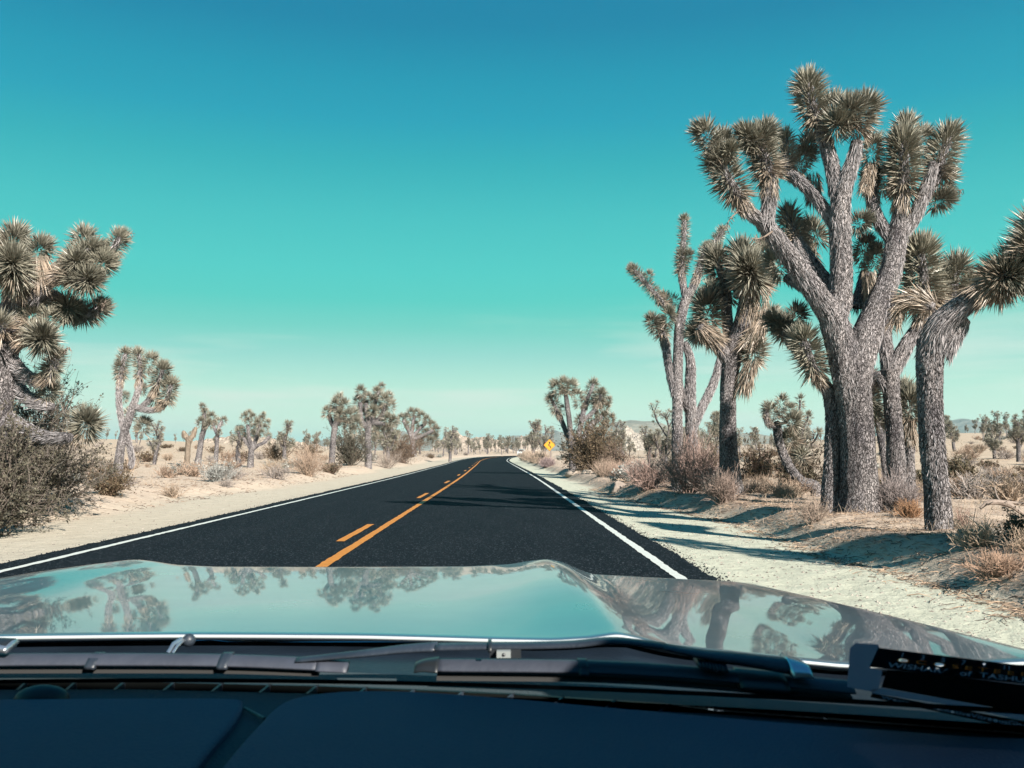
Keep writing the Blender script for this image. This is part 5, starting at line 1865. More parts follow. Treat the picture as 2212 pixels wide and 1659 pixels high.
body = hull([(-2.2, sec(.78, .35, .85)), (-2.05, sec(.90, .25, .98)), (-.6, sec(.92, .22, 1.02)), (1.0, sec(.92, .22, .98)), (1.9, sec(.90, .24, .90)), (2.15, sec(.80, .30, .74))])
body.build('body', M_WPAINT, wc)
cab = hull([(-2.0, sec(.80, .92, 1.05, .76)), (-1.5, sec(.82, .92, 1.58, .62)), (-.2, sec(.82, .92, 1.62, .64)), (.35, sec(.82, .92, 1.56, .62)), (1.05, sec(.80, .90, .99, .74))])
cab.build('cabin', M_WPAINT, wc)
m = MB()
m.add(np.array([(-.66, 1.03, 1.035), (.66, 1.03, 1.035), (.55, .42, 1.53), (-.55, .42, 1.53)]), np.array([(0, 1, 2, 3)]))
m.build('windscreen', M_DGLASS, wc)
for sx in (-1, 1):
    m = MB()
    m.add(np.array([(sx * .80, .75, 1.06), (sx * .80, -1.5, 1.08), (sx * .70, -1.35, 1.50), (sx * .70, .30, 1.50)]), np.array([(0, 1, 2, 3)]))
    m.build('side_window', M_DGLASS, wc)
    m = MB()
    m.box((sx * .62 - .16, 2.06, .66), (sx * .62 + .16, 2.14, .80))
    m.build('headlight', M_LAMP, wc)
    m = MB()
    m.box((sx * .98 - .09, .72, 1.0), (sx * .98 + .09, .84, 1.14))
    m.build('wing_mirror', M_WPAINT, wc)
    for wy in (-1.4, 1.35):
        m = MB()
        a = np.linspace(0, 6.283, 20, endpoint=False)
        p0 = np.stack([np.full(20, sx * .93), wy + .34 * np.cos(a), .34 + .34 * np.sin(a)], 1)
        p1 = p0 - np.array([sx * .22, 0, 0])
        m.add(np.vstack([p0, p1]), [list(range(20)), list(range(39, 19, -1))] + [[i, (i + 1) % 20, 20 + (i + 1) % 20, 20 + i] for i in range(20)])
        o = m.build('wheel', M_RUBBER, wc)
        m = MB()
        p2 = np.stack([np.full(20, sx * .938), wy + .22 * np.cos(a), .34 + .22 * np.sin(a)], 1)
        m.add(p2, [list(range(20))])
        m.build('rim', M_CHROME, o)
m = MB()
m.box((-.6, 2.12, .36), (.6, 2.18, .58))
m.build('grille', M_RUBBER, wc)

# ------------------------------------------------------------------ the car the picture is taken from
XC = -.38
OC = np.array([XC, 0.0, 0.0])
car = thing('car', tuple(OC), 'silver car whose bonnet, wipers and dashboard fill the bottom of the picture', 'car')


def paint_material():
    m_, nt, bs = mat('silver_car_paint')
    bs.inputs['Base Color'].default_value = (.21, .28, .335, 1)
    bs.inputs['Metallic'].default_value = .78
    bs.inputs['Roughness'].default_value = .30
    bs.inputs['Coat Weight'].default_value = .78
    bs.inputs['Coat Roughness'].default_value = .022
    bs.inputs['Coat IOR'].default_value = 1.6
    tc = nt.nodes.new('ShaderNodeTexCoord')
    ns = nt.nodes.new('ShaderNodeTexNoise')
    ns.inputs['Scale'].default_value = 7
    ns.inputs['Detail'].default_value = 8
    nt.links.new(tc.outputs['Object'], ns.inputs['Vector'])
    mr = nt.nodes.new('ShaderNodeMapRange')
    mr.inputs['To Min'].default_value = .22
    mr.inputs['To Max'].default_value = .38
    nt.links.new(ns.outputs['Fac'], mr.inputs['Value'])
    nt.links.new(mr.outputs['Result'], bs.inputs['Roughness'])
    return m_


M_PAINT = paint_material()
M_COWL = simple('grey_cowl_plastic', (.020, .027, .038), .45, noise=.3, nscale=14, bump=.12, bscale=160)
M_COWLP = simple('dark_cowl_panel', (.008, .014, .023), .5, spec=.15, noise=.3, nscale=14, bump=.12, bscale=160)
M_BLADE = simple('sun_bleached_rubber', (.034, .040, .056), .55, noise=.18, nscale=22, bump=.1, bscale=90)
M_DARK = simple('black_plastic', (.012, .015, .018), .4, noise=.2, nscale=20)
M_DASH = simple('dark_dashboard', (.045, .062, .070), .75, spec=.12, noise=.12, nscale=6, bump=.25, bscale=420)
M_PAD = simple('blue_grey_dash_pad', (.055, .068, .108), .7, spec=.2, noise=.10, nscale=5, bump=.25, bscale=420)
M_FRIT = simple('black_glass_border', (.006, .008, .006), .5)
M_NOZZLE = simple('pale_grey_plastic', (.20, .22, .22), .5)
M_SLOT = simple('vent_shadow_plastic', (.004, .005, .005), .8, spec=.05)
M_SILVER = simple('silver_cap', (.55, .60, .64), .28, .9)
M_LIP_GLINT = simple('highlight_silver', (.55, .60, .61), .32, .35, spec=.6)  # paler than the paint: the highlight on the bonnet's rear lip as colour
M_HEAD = simple('headliner', (.35, .35, .34), .9)
M_TINT = bpy.data.materials.new('tinted_glass')
M_TINT.use_nodes = True
_n = M_TINT.node_tree
_n.nodes.clear()
_o, _t = _n.nodes.new('ShaderNodeOutputMaterial'), _n.nodes.new('ShaderNodeBsdfTransparent')
_t.inputs['Color'].default_value = (.025, .03, .032, 1)  # unseen side windows: tint made near black to keep sun off the dashboard
_n.links.new(_t.outputs[0], _o.inputs['Surface'])
M_CLEAR = bpy.data.materials.new('clear_windscreen_glass')
M_CLEAR.use_nodes = True
_n = M_CLEAR.node_tree
_n.nodes.clear()
_o, _t = _n.nodes.new('ShaderNodeOutputMaterial'), _n.nodes.new('ShaderNodeBsdfTransparent')
_t.inputs['Color'].default_value = (1, 1, 1, 1)
_n.links.new(_t.outputs[0], _o.inputs['Surface'])

_U = [0, .22, .38, .44, .485, .515, .54, .575, .66, .76, .85, .93, .98, 1.01, 1.05]
_ZR = [.2128, .2138, .2166, .2168, .2135, .2085, .2135, .2225, .230, .2375, .2365, .231, .2275, .234, .28]
_UF = [0, .3, .40, .455, .49, .525, .565, .60, .72, .84, .93, .98, 1.01, 1.05]
_ZF = [.2700, .2690, .2645, .2560, .2520, .2575, .276, .288, .295, .301, .305, .311, .322, .37]
_uu = np.linspace(-1.1, 1.1, 1101)


def _smooth(xs, zs, k=17):
    z = np.interp(np.abs(_uu), xs, zs)
    kk = np.hanning(k + 2)[1:-1]
    kk /= kk.sum()
    return np.convolve(np.pad(z, k // 2, mode='edge'), kk, mode='valid')


_zr, _zf = _smooth(_U, _ZR, 15), _smooth(_UF, _ZF, 17)


def hood_drop(u, Y):
    a, b_ = np.interp(u, _uu, _zr), np.interp(u, _uu, _zf)
    t = (Y - 1.1) / 1.1
    rg_ = np.exp(-((np.abs(u) - .47) / .10) ** 2)
    return a + (b_ - a) * np.clip(t, -.3, 1.2) - .009 * rg_ * np.sin(np.clip(t, 0, 1) * np.pi) + 1.1 * np.clip(Y - 2.18, 0, 9) ** 2 + .012 * np.clip(t, 0, 1) * np.clip(1 - t, 0, 1) * -4 * .2


def rear_edge(u):
    return 1.10 - .12 * u * u


def grid_faces(nv, nu):
    i = np.arange(nv - 1)[:, None] * nu + np.arange(nu - 1)[None]
    return np.stack([i, i + 1, i + nu + 1, i + nu], -1).reshape(-1, 4)


us = np.concatenate([np.linspace(-1.05, -.6, 36), np.linspace(-.59, -.42, 40), np.linspace(-.41, .41, 50), np.linspace(.42, .59, 40), np.linspace(.6, 1.05, 36)])
ts = np.concatenate([np.linspace(0, 1, 60), np.linspace(1.02, 1.42, 26)])
rows = []
ye = rear_edge(us)
rows.append((ye + .03, .011))
rows.append((ye + .003, .0076))
rows.append((ye - .0018, .0058))
rows.append((ye - .0034, .0032))
rows.append((ye - .0024, .0008))
G_ = []
for Yv, dd in rows:
    G_.append(np.stack([us + XC, Yv, EYE[2] - hood_drop(us, ye) - dd], 1))
for t in ts:
    Yv = ye + (2.2 - ye) * t
    G_.append(np.stack([us + XC, Yv, EYE[2] - hood_drop(us, Yv)], 1))
m = MB()
G_ = np.array(G_)
m.add(G_.reshape(-1, 3), grid_faces(len(G_), len(us)))
m.build('bonnet', M_PAINT, car, OC, smooth=True)
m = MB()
tube(m, np.stack([us + XC, ye - .0022, EYE[2] - hood_drop(us, ye) - .0024], 1), np.full(len(us), .0021), 8)  # added bead that paints a bright glint along the rear lip
m.build('lip_highlight', M_LIP_GLINT, car, OC, smooth=True)
# wings, nose and sills below the bonnet edge
for sx in (-1, 1):
    m = MB()
    ys_ = np.linspace(.62, 2.66, 40)
    prof = [(1.05, 0), (1.075, -.05), (1.08, -.22), (1.07, -.42), (1.02, -.60)]
    V = np.array([[(XC + sx * (px + .004) - sx * .10 * max(0, (y - 2.2)) ** 1.5 * 2, y, EYE[2] - float(hood_drop(1.05, max(y, 1.0))) + pz - .002) for px, pz in prof] for y in ys_])
    F = grid_faces(40, 5)
    keep = []
    for f in F:
        cy = V.reshape(-1, 3)[f, 1].mean()
        cz = V.reshape(-1, 3)[f, 2].mean()
        if (cy - 1.75) ** 2 + (cz - .36) ** 2 > .37 ** 2:
            keep.append(f)
    m.add(V.reshape(-1, 3), np.array(keep)[:, ::sx])
    m.build('wing', M_PAINT, car, OC, smooth=True)
    m = MB()
    a = np.linspace(0, 6.283, 40, endpoint=False)
    ring = np.array([(.95, .24), (1.02, .30), (1.03, .335), (.98, .345), (.80, .345)])
    V = np.array([[(XC + sx * rx, 1.75 + rr * math.cos(q), .345 + rr * math.sin(q)) for q in a] for rx, rr in ring])
    F = []
    for k in range(4):
        for j in range(40):
            F.append((k * 40 + j, k * 40 + (j + 1) % 40, (k + 1) * 40 + (j + 1) % 40, (k + 1) * 40 + j))
    m.add(V.reshape(-1, 3), np.array(F))
    wh = m.build('wheel', M_RUBBER, car, OC, smooth=True)
    m = MB()
    V = np.array([(XC + sx * .955, 1.75, .345)] + [(XC + sx * .95, 1.75 + .24 * math.cos(q), .345 + .24 * math.sin(q)) for q in a])
    m.add(V, np.array([(0, 1 + j, 1 + (j + 1) % 40) for j in range(40)]))
    m.build('rim', M_SILVER, wh, OC)
m = MB()
xs_ = np.linspace(-1.0, 1.0, 30)
V = []
for z, yy_ in ((None, 0), (.78, 2.86), (.6, 2.90), (.4, 2.88), (.25, 2.75)):
    for x in xs_:
        yn = float(rear_edge(x)) + (2.2 - float(rear_edge(x))) * 1.42
        if z is None:
            V.append((XC + x, yn, EYE[2] - float(hood_drop(x, yn)) - .003))
        else:
            V.append((XC + x, max(yn, yy_ - .35 * abs(x) ** 4), z))
m.add(np.array(V), grid_faces(5, 30))
m.build('front_bumper', M_PAINT, car, OC, smooth=True)


# windscreen surface: curved in plan, raked
def wyb(X):
    return .762 - .30 * (X + .38) ** 2


def wdrop(X):
    return .183 - .020 * (X + .38) ** 2 - .008 * (X + .38)


def wz(X, Y):
    return EYE[2] - wdrop(X) + (wyb(X) - Y) * .80


def glass(dx, dy, off=0.0):
    d = ray(dx, dy)
    lo, hi = .05, 3.0
    for _ in range(50):
        md = (lo + hi) / 2
        p = EYE + d * md
        if p[2] < wz(p[0], p[1]):
            hi = md if False else hi
            lo = md
        else:
            hi = md
    p = EYE + d * lo
    return p


def glass_pt(dx, dy, off=.0015):
    """where the view ray at (dx, dy) leaves through the windscreen, a little to the inside of it"""
    d = ray(dx, dy)
    tt_ = np.linspace(.05, 1.2, 6000)
    p = EYE[None] + d[None] * tt_[:, None]
    below = p[:, 2] <= wz(p[:, 0], p[:, 1])
    i = np.nonzero(~below)[0]
    q = p[i[0]] if len(i) else p[-1]
    q = q - norm(d) * off
    return q


wx = np.linspace(-1.28, .52, 40)
GL = []
for f_ in np.linspace(0, 1, 12):
    yy_ = wyb(wx) - f_ * .53
    GL.append(np.stack([wx * (1 - .20 * f_) + XC * .20 * f_, yy_, EYE[2] - wdrop(wx) + f_ * .53 * .80], 1))
GL = np.array(GL)
m = MB()
m.add(GL.reshape(-1, 3), grid_faces(12, 40))
ws = m.build('windscreen', M_CLEAR, car, OC, smooth=True)
m = MB()
FR = []
for f_ in np.linspace(-.004, .002, 3):
    FR.append(np.stack([wx, wyb(wx) - f_ - .001, EYE[2] - wdrop(wx) + f_ * .80 - .001], 1))
m.add(np.array(FR).reshape(-1, 3), grid_faces(3, 40))
m.build('black_border', M_FRIT, ws, OC, smooth=True)
# roof, header, pillars, doors and back of the cabin, all outside the picture; roof edge and rails shaped to keep sun off the dash
m = MB()
rx_ = np.linspace(-.88, .88, 20)
RF = []
for Yv in np.linspace(.11, -1.9, 14):
    RF.append(np.stack([XC + rx_ * (1 - .05 * max(0, -Yv - 1)), np.full(20, Yv), EYE[2] + .272 + .03 * (1 - (rx_ / .88) ** 2) - .04 * np.clip(-Yv - 1.2, 0, 1) - .10 * np.abs(rx_ / .88) ** 12], 1))
RF = np.array(RF)
m.add(RF.reshape(-1, 3), grid_faces(14, 20)[:, ::-1])
rf = m.build('roof', M_PAINT, car, OC, smooth=True)
m = MB()
m.add((RF - np.array([0, 0, .03])).reshape(-1, 3), grid_faces(14, 20))
m.build('headliner', M_HEAD, rf, OC, smooth=True)
for sx in (-1, 1):
    m = MB()
    P0 = np.array([XC + sx * .90, float(wyb(XC + .9)) + .02, EYE[2] - .18])
    P1 = np.array([XC + sx * .83, .16, EYE[2] + .20])
    A_ = resample(np.array([P0, (P0 + P1) / 2 + np.array([sx * .015, .02, .01]), P1]), n=10)
    tube(m, A_, np.full(10, .055), 10)
    m.build('windscreen_pillar', M_PAINT, car, OC, smooth=True)
    m = MB()
    tube(m, np.array([(XC + sx * .86, .16, EYE[2] + .18), (XC + sx * .87, -.9, EYE[2] + .18), (XC + sx * .86, -1.88, EYE[2] + .15)]), np.full(3, .05), 10)
    m.build('roof_rail', M_PAINT, car, OC, smooth=True)
    m = MB()
    m.box((XC + sx * .80 - .03, -.95, EYE[2] - .2), (XC + sx * .80 + .03, -.80, EYE[2] + .22))
    m.build('door_pillar', M_DARK, car, OC)
    m = MB()
    V = np.array([[(XC + sx * px, y, z) for px, z in ((1.0, .30), (1.04, .60), (1.02, .90), (.93, 1.07), (.90, 1.065), (.88, .5))] for y in np.linspace(.62, -1.9, 12)])
    m.add(V.reshape(-1, 3), grid_faces(12, 6)[:, ::-sx])
    dr = m.build('door', M_PAINT, car, OC, smooth=True)
    m = MB()
    m.add(np.array([(XC + sx * .915, .50, 1.066), (XC + sx * .915, -1.85, 1.066), (XC + sx * .86, -1.75, 1.41), (XC + sx * .86, .15, 1.42)]), np.array([(0, 1, 2, 3)]))
    m.build('side_window', M_TINT, dr, OC)
m = MB()
V = np.array([[(XC + x, y, z) for x in np.linspace(-.95, .95, 8)] for y, z in ((-1.88, 1.46), (-2.3, 1.10), (-2.5, .9), (-2.5, .3))])
m.add(V.reshape(-1, 3), grid_faces(4, 8))
m.build('tailgate', M_PAINT, car, OC, smooth=True)
m = MB()
m.box((XC - .9, -2.4, .30), (XC + .9, .5, .34))
m.build('cabin_floor', M_DARK, car, OC)
for sx in (-1, 1):
    m = MB()
    A_ = resample(np.array([(XC + sx * .40, -.80, .55), (XC + sx * .40, -.92, .9), (XC + sx * .40, -1.02, 1.2)]), n=10)
    for q, w_ in ((0, .24),):
        V = np.array([[(p[0] + w_ * math.cos(a) * (1 if k < 8 else .7), p[1] + .09 * math.sin(a), p[2]) for a in np.linspace(0, 6.283, 16, endpoint=False)] for k, p in enumerate(A_)])
        F = []
        for k in range(9):
            for j in range(16):
                F.append((k * 16 + j, k * 16 + (j + 1) % 16, (k + 1) * 16 + (j + 1) % 16, (k + 1) * 16 + j))
        m.add(V.reshape(-1, 3), F)
    m.box((XC + sx * .40 - .25, -.85, .45), (XC + sx * .40 + .25, -.35, .60))
    m.build('seat', M_DARK, car, OC, smooth=True)

# cowl below the windscreen
m = MB()
cx = np.linspace(-1.0, 1.0, 60)
CW = []
for f_ in np.linspace(0, 1, 10):
    Y0 = wyb(cx + XC) + .006
    Y1 = rear_edge(cx) + .03
    Yv = Y0 + (Y1 - Y0) * f_
    dr_ = wdrop(cx + XC) + .012 + (hood_drop(cx, Y1) + .012 - wdrop(cx + XC) - .012) * f_ + .012 * math.sin(f_ * math.pi) + .004 * math.sin(f_ * 9)
    CW.append(np.stack([cx + XC, Yv, EYE[2] - dr_], 1))
m.add(np.array(CW).reshape(-1, 3), grid_faces(10, 60))
m.build('cowl', M_COWLP, car, OC, smooth=True)


def wdep(dx):
    X = (dx - 1081) / FD * .74
    return float(wyb(X)) + .030


def bar(mb, pts, hgt, deep, round_=.35, tap=None, n=None, shear=1.5):
    """a swept bar through D points: hgt in D pixels as seen, deep in metres along the view"""
    P = resample(np.array([[dx, dy, 0] for dx, dy in pts]), n=n or max(8, int(abs(pts[-1][0] - pts[0][0]) / 14)))
    R_ = []
    k8 = [(-1, -round_), (-round_, -1), (round_, -1), (1, -round_), (1, round_), (round_, 1), (-round_, 1), (-1, round_)]
    for q, p in enumerate(P):
        dep = wdep(p[0])
        c_ = at(p[0], p[1], dep)
        h_ = hgt * dep / FD * .5 * (tap[0] + (tap[1] - tap[0]) * q / (len(P) - 1) if tap else 1)
        R_.append([(c_[0], c_[1] + a * deep * .5 + b__ * h_ * shear, c_[2] + b__ * h_) for a, b__ in k8])
    R_ = np.array(R_)
    n = len(R_)
    F = []
    for k in range(n - 1):
        for j in range(8):
            F.append((k * 8 + j, k * 8 + (j + 1) % 8, (k + 1) * 8 + (j + 1) % 8, (k + 1) * 8 + j))
    F.append(tuple(range(7, -1, -1)))
    F.append(tuple(range((n - 1) * 8, n * 8)))
    mb.add(R_.reshape(-1, 3), F)


# left wiper
m = MB()
bar(m, [(-330, 1400), (-150, 1392), (-40, 1392), (22, 1393)], 24, .016, tap=(1.2, .8))
w1 = m.build('wiper', M_DARK, car, OC, smooth=True)
m = MB()
bar(m, [(-4, 1393), (26, 1396)], 20, .019)
m.build('end_cap', M_SILVER, w1, OC, smooth=True)
m = MB()
bar(m, [(-320, 1428), (-60, 1425), (200, 1424), (480, 1426), (690, 1434)], 18, .010, .6)
m.build('wiper_blade', M_BLADE, w1, OC, smooth=True)
m = MB()
bar(m, [(-320, 1450), (-60, 1447), (200, 1446), (480, 1447), (690, 1453)], 11, .006)
m.build('rubber_lip', M_RUBBER, w1, OC)
m = MB()
bar(m, [(686, 1434), (720, 1437), (752, 1440)], 21, .012, .7, tap=(1, .8))
m.build('end_cap', M_BLADE, w1, OC, smooth=True)
for xa, ya in ((205, 1427), (487, 1427)):
    m = MB()
    bar(m, [(xa - 11, ya), (xa + 11, ya)], 25, .014, .5, n=4)
    m.build('clip', M_COWL, w1, OC, smooth=True)
# right wiper with its arm
m = MB()
bar(m, [(640, 1426), (780, 1412), (870, 1402), (945, 1397)], 15, .010, tap=(.5, 1.0))
bar(m, [(940, 1397), (1060, 1395), (1150, 1394), (1240, 1391), (1330, 1384), (1440, 1396)], 9, .012, .7)
bar(m, [(1430, 1396), (1510, 1412), (1600, 1424), (1705, 1439)], 25, .016, .5, tap=(.4, 1.05), shear=.9)
w2 = m.build('wiper', M_COWL, car, OC, smooth=True)
m = MB()
bar(m, [(1700, 1438), (1722, 1441), (1742, 1445)], 32, .024, .7, tap=(1, .7))
m.build('end_cap', M_SILVER, w2, OC, smooth=True)
m = MB()
bar(m, [(944, 1436), (1262, 1440), (1500, 1453), (1840, 1484)], 19, .010, .6)
m.build('wiper_blade', M_BLADE, w2, OC, smooth=True)
m = MB()
bar(m, [(944, 1459), (1262, 1463), (1500, 1476), (1840, 1508)], 15, .006)
m.build('rubber_lip', M_RUBBER, w2, OC)
m = MB()
bar(m, [(896, 1442), (915, 1437), (947, 1436)], 23, .012, .7, tap=(.6, 1))
m.build('end_cap', M_DARK, w2, OC, smooth=True)
m = MB()
bar(m, [(1249, 1441), (1270, 1442)], 26, .014, .5, n=4)
m.build('clip', M_COWL, w2, OC, smooth=True)
m = MB()
bar(m, [(1592, 1466), (1640, 1470), (1696, 1474)], 34, .019, .4)
m.build('blade_holder', M_DARK, w2, OC, smooth=True)
for k in range(9):
    m = MB()
    bar(m, [(1504 + k * 7, 1428 + k * 1.0), (1508 + k * 7, 1429 + k * 1.0)], 24 - abs(k - 5) * 1.6, .024, .5, n=3)
    m.build('rib', M_COWL, w2, OC, smooth=True)
m = MB()
bar(m, [(1054, 1395), (1062, 1395)], 17, .018, .6, n=3)
m.build('hose_ring', M_DARK, w2, OC, smooth=True)


def ball(mb, c_, r, nu=18, nv=10, flat=1.0):
    th = np.linspace(0, 2 * np.pi, nu, endpoint=False)
    ph = np.linspace(-np.pi / 2, np.pi / 2, nv)
    T, Ph = np.meshgrid(th, ph)
    r = np.asarray(r) * np.ones(3)
    V = np.stack([c_[0] + r[0] * np.cos(T) * np.cos(Ph), c_[1] + r[1] * np.sin(T) * np.cos(Ph), c_[2] + r[2] * np.sin(Ph)], -1)
    i = np.arange(nv - 1)[:, None] * nu
    j = np.arange(nu)[None]
    j2 = (j + 1) % nu
    mb.add(V.reshape(-1, 3), np.stack([i + j, i + j2, i + nu + j2, i + nu + j], -1).reshape(-1, 4))


m = MB()
ball(m, at(408, 1383, .93), .0065)
m.build('bolt', M_COWL, car, OC, smooth=True)
m = MB()
tube(m, np.array([at(362, 1412, .90), at(374, 1392, .91), at(392, 1380, .925)]), np.full(3, .0022), 6)
tube(m, np.array([at(372, 1412, .90), at(384, 1394, .91), at(396, 1384, .925)]), np.full(3, .0016), 6)
m.build('hose_clip', M_SILVER, car, OC, smooth=True)
m = MB()
c_ = at(1088, 1412, .80)
m.box(c_ - np.array([.006, .004, .0028]), c_ + np.array([.006, .004, .0028]))
nz_ = m.build('washer_nozzle', M_NOZZLE, car, OC)
m = MB()
ball(m, c_ - np.array([0, .004, 0]), .0016, 8, 5)
m.build('jet', M_DARK, nz_, OC)
m = MB()
m.box(c_ + np.array([-.012, .004, -.007]), c_ + np.array([.015, .012, .005]))
m.build('nozzle_mount', M_DARK, nz_, OC)


# dashboard: measured on a level 0.19 m below the eye
def on_level(dx, dy, drop):
    d = ray(dx, dy)
    return EYE + d * (drop / -d[2])


SLOT_T = [(-420, 1476), (0, 1470), (280, 1470), (700, 1480), (1100, 1497), (1430, 1518), (1552, 1533)]
SLOT_B = [(-420, 1496), (0, 1490), (280, 1489), (700, 1499), (1100, 1517), (1430, 1537), (1552, 1542)]
dxs = np.concatenate([np.linspace(-420, 1552, 70), np.linspace(1600, 3400, 30)])


def slot_y(dx, tab):
    return np.interp(dx, [p[0] for p in tab], [p[1] for p in tab]) if dx <= 1552 else tab[-1][1] + (dx - 1552) * .075


m = MB()
D_ = .190
A1, A2, A3, A4 = [], [], [], []
for dx in dxs:
    A1.append(on_level(dx, slot_y(dx, SLOT_T) - 30 - .0 * dx, D_ + .004))
    A2.append(on_level(dx, slot_y(dx, SLOT_T), D_))
    A3.append(on_level(dx, slot_y(dx, SLOT_B), D_ + .001))
A1, A2, A3 = np.array(A1), np.array(A2), np.array(A3)
# extend left, behind the view's edge
m.add(np.stack([A1, A2], 0).reshape(-1, 3), grid_faces(2, len(dxs)))
body_rows = [A3]
for Yk, dk in ((.52, D_ + .001), (.40, D_ + .003), (.30, D_ + .010), (.25, D_ + .03), (.23, D_ + .08), (.22, D_ + .45)):
    body_rows.append(np.array([(p[0] * (1 if Yk > .45 else 1), min(Yk, p[1] - .01 * (1 + (.52 - Yk))), EYE[2] - dk) for p in A3]))
m.add(np.array(body_rows).reshape(-1, 3), grid_faces(len(body_rows), len(dxs)))
# shoulders of the dashboard out to both doors
dash = m.build('dashboard', M_DASH, car, OC, smooth=True)
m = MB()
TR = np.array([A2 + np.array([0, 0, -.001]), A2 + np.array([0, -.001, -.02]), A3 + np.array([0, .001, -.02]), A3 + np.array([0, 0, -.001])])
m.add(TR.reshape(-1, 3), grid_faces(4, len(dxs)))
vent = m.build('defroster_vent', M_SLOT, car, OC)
for x in (-60, 46, 152, 257, 363, 467, 570, 672, 778, 882, 987, 1095, 1203, 1316, 1433):
    yt, yb = slot_y(x + 14, SLOT_T), slot_y(x - 10, SLOT_B)
    P0, P1 = on_level(x + 14, yt - .5, D_ + .0005), on_level(x - 10, yb + .5, D_ + .0005)
    m = MB()
    w_ = np.array([.0011, 0, 0])
    V = np.array([P0 - w_, P0 + w_, P1 + w_, P1 - w_])
    m.add(np.vstack([V, V - np.array([0, 0, .012])]), [(3, 2, 1, 0), (4, 5, 6, 7), (0, 1, 5, 4), (1, 2, 6, 5), (2, 3, 7, 6), (3, 0, 4, 7)])
    m.build('vent_slat', M_COWL, vent, OC)


def pad(name, poly, h, mat_, parent):
    P = np.array([on_level(x, y, D_ - .001) for x, y in poly])
    P = resample(np.vstack([P, P[:1]]), n=161)[:-1]
    P = np.minimum(P, np.array([9, 9, EYE[2] - D_ + .001]))
    c_ = P.mean(0)
    n = len(P)
    # inward normals in plan
    tg_ = norm(np.roll(P, -1, 0) - np.roll(P, 1, 0))
    nn_ = np.stack([-tg_[:, 1], tg_[:, 0], 0 * tg_[:, 0]], 1)
    if (nn_ * (c_ - P)).sum() < 0:
        nn_ = -nn_
    L_ = []
    for k, (ins, up) in enumerate(((0, -.002), (0, h * .4), (.0012, h * .75), (.003, h * .95), (.006, h), (.012, h))):
        L_.append(P + nn_ * ins + np.array([0, 0, up]))
    mm = MB()
    F = []
    for k in range(5):
        for j in range(n):
            F.append((k * n + j, k * n + (j + 1) % n, (k + 1) * n + (j + 1) % n, (k + 1) * n + j))
    F.append(tuple(range(5 * n, 6 * n)))
    mm.add(np.array(L_).reshape(-1, 3), F)
    return mm.build(name, mat_, parent, OC, smooth=False)


pad('dash_pad', [(-420, 1524), (0, 1520), (300, 1518), (498, 1519), (524, 1530), (506, 1568), (462, 1620), (392, 1710), (240, 1900), (-420, 1900)], .004, M_PAD, dash)
pad('dash_pad', [(470, 1690), (520, 1628), (556, 1588), (596, 1547), (650, 1526), (750, 1514), (900, 1515), (1106, 1530), (1306, 1549), (1506, 1567), (1756, 1589), (2056, 1612), (2600, 1660), (2600, 2000), (330, 2000)], .008, M_PAD, dash)
m = MB()
P0, P1 = on_level(528, 1530, D_ - .002), on_level(571, 1552, D_ - .002)
tube(m, np.stack([P0, (P0 + P1) / 2, P1]), np.full(3, .0012), 6)
m.build('trim_clip', M_COWL, dash, OC)
m = MB()
ball(m, on_level(90, 1510, D_), (.021, .014, .0105))
m.build('light_sensor', M_FRIT, dash, OC, smooth=True)

# sticker on the glass at the lower right, seen from inside
def backlit(name, col):
    m_ = bpy.data.materials.new(name)
    m_.use_nodes = True
    n_ = m_.node_tree
    n_.nodes.clear()
    o_ = n_.nodes.new('ShaderNodeOutputMaterial')
    d_ = n_.nodes.new('ShaderNodeBsdfDiffuse')
    t_ = n_.nodes.new('ShaderNodeBsdfTranslucent')
    x_ = n_.nodes.new('ShaderNodeMixShader')
    x_.inputs[0].default_value = .6
    d_.inputs['Color'].default_value = (*col, 1)
    t_.inputs['Color'].default_value = (*col, 1)
    n_.links.new(d_.outputs[0], x_.inputs[1])
    n_.links.new(t_.outputs[0], x_.inputs[2])
    n_.links.new(x_.outputs[0], o_.inputs['Surface'])
    return m_


M_STICK = backlit('grey_sticker_film', (.19, .18, .23))
M_STICKB = simple('black_sticker', (.012, .016, .017), .6)
M_STICKD = simple('dark_sticker_back', (.018, .019, .013), .6)
M_INKW = backlit('pale_print', (.20, .21, .27))
M_INKO = backlit('orange_print', (.42, .10, .02))


def film(name, poly, off, mat_, parent):
    P = [np.array(glass_pt(x, y, off)) for x, y in poly]
    mm = MB()
    P = np.array(P)
    mm.add(P, [list(range(len(P)))])
    return mm.build(name, mat_, parent, OC)


st_ = film('sticker', [(1836, 1400), (1848, 1389), (1897, 1392), (1900, 1400), (1880, 1443), (1906, 1449), (1898, 1486), (1884, 1494), (1830, 1484)], .0020, M_STICK, car)
st_['label'] = 'printed sticker on the inside of the windscreen, lower right'
film('back_panel', [(1916, 1447), (2060, 1461), (2240, 1483), (2240, 1545), (2060, 1512), (1904, 1485)], .0032, M_STICKD, st_)
film('film_edge', [(1884, 1490), (1904, 1486), (2060, 1513), (2240, 1546), (2240, 1562), (2060, 1524), (1882, 1497)], .0030, M_STICK, st_)


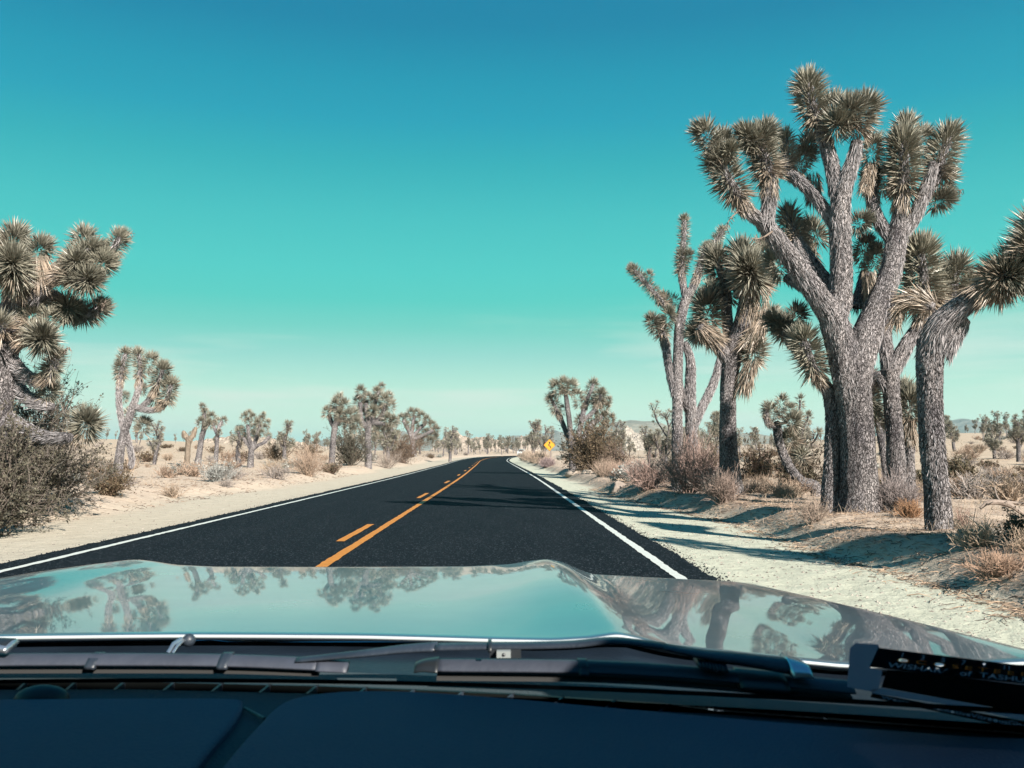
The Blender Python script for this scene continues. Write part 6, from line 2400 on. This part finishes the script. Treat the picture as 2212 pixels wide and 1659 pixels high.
def text_shape(body):
    cu = bpy.data.curves.new('print', 'FONT')
    cu.body = body
    cu.size = 1.0
    cu.resolution_u = 3
    ob = bpy.data.objects.new('print', cu)
    COL.objects.link(ob)
    dg = bpy.context.evaluated_depsgraph_get()
    me = bpy.data.meshes.new_from_object(ob.evaluated_get(dg))
    co = np.array([v.co[:2] for v in me.vertices])
    fs = [tuple(p.vertices) for p in me.polygons]
    bpy.data.objects.remove(ob, do_unlink=True)
    bpy.data.meshes.remove(me)
    # outlines: edges used by one face only, chained into loops
    cnt_ = {}
    key = lambda v: (round(float(co[v][0]), 4), round(float(co[v][1]), 4))
    for f in fs:
        for a_, b__ in zip(f, f[1:] + f[:1]):
            cnt_[(key(a_), key(b__))] = cnt_.get((key(a_), key(b__)), 0) + 1
    nxt = {a_: b__ for (a_, b__) in cnt_ if (b__, a_) not in cnt_}
    loops = []
    while nxt:
        a_ = next(iter(nxt))
        lp = [a_]
        while lp[-1] in nxt:
            q = nxt.pop(lp[-1])
            if q == lp[0]:
                break
            lp.append(q)
        if len(lp) > 2:
            loops.append(np.array(lp))
    return co, fs, loops


def printed_strip(name, quad, rows, parent):
    """a black strip with its lettering left clear in it, and the coloured print behind: quad = D corners tl, tr, br, bl"""
    from mathutils.geometry import tessellate_polygon
    tl, tr, br, bl = [np.array(q, float) for q in quad]

    def P(u, v):                                     # u along, v up
        return (bl + (br - bl) * u) * (1 - v) + (tl + (tr - tl) * u) * v

    holes, n_col = [], 26
    for nm, body, u0, u1, v0, v1, ink in rows:
        co, fs, loops = text_shape(body)
        lo, hi = co.min(0), co.max(0)
        to = lambda c: np.stack([u0 + (c[:, 0] - lo[0]) / (hi[0] - lo[0]) * (u1 - u0), v0 + (c[:, 1] - lo[1]) / (hi[1] - lo[1]) * (v1 - v0)], 1)
        mm = MB()
        c2 = to(co)
        ctr = c2.mean(0)
        mm.add(np.array([glass_pt(*P(u, v), .0024) for u, v in c2]), fs)
        mm.build(nm, ink, parent, OC)
        for lp in loops:
            q = to(lp)
            area = .5 * np.sum(q[:, 0] * np.roll(q[:, 1], -1) - np.roll(q[:, 0], -1) * q[:, 1])
            if area > 0:
                holes.append(q)
    # outer border with points along it so that it bends with the glass
    us_ = np.linspace(0, 1, n_col)
    outer = np.vstack([np.stack([us_, 0 * us_], 1), np.stack([us_[::-1], 0 * us_ + 1], 1)])
    polys = [outer] + [h[::-1] for h in holes]
    tri = tessellate_polygon([[Vector((a_, b__ * .12, 0)) for a_, b__ in pl_] for pl_ in polys])
    allp = np.vstack(polys)
    mm = MB()
    mm.add(np.array([glass_pt(*P(u, v), .0034) for u, v in allp]), np.array([tuple(t) for t in tri]))
    return mm.build(name, M_STICKB, parent, OC)


printed_strip('header_strip', [(1897, 1399), (2240, 1441), (2240, 1481), (1878, 1441)],
              [('numerals', '1      3      5      7      9      11', .16, .83, .66, .90, M_INKW),
               ('lettering', 'O C O S E T E E N', .14, .97, .42, .62, M_INKO),
               ('lettering', 'WISHARA  of  TASHUY', .10, .98, .10, .36, M_INKW)], st_)
printed_strip('lower_strip', [(1884, 1497), (2240, 1563), (2240, 1584), (1880, 1506)],
              [('lettering', 'WesternAutomotiveVitreousGlass', .06, .96, .25, .80, M_INKW)], st_)

# ------------------------------------------------------------------ the air
M_HAZE = bpy.data.materials.new('haze')
M_HAZE.use_nodes = True
_n = M_HAZE.node_tree
_n.nodes.clear()
_o, _v = _n.nodes.new('ShaderNodeOutputMaterial'), _n.nodes.new('ShaderNodeVolumePrincipled')
_v.inputs['Color'].default_value = (.50, .86, .93, 1)
_v.inputs['Density'].default_value = .00008
_v.inputs['Anisotropy'].default_value = .2
_n.links.new(_v.outputs[0], _o.inputs['Volume'])
m = MB()
m.box((-14000, -4000, -60), (14000, 16000, 240))
tag(m.build('haze', M_HAZE), 'thin pale blue haze in the air towards the mountains', None, kind='stuff')
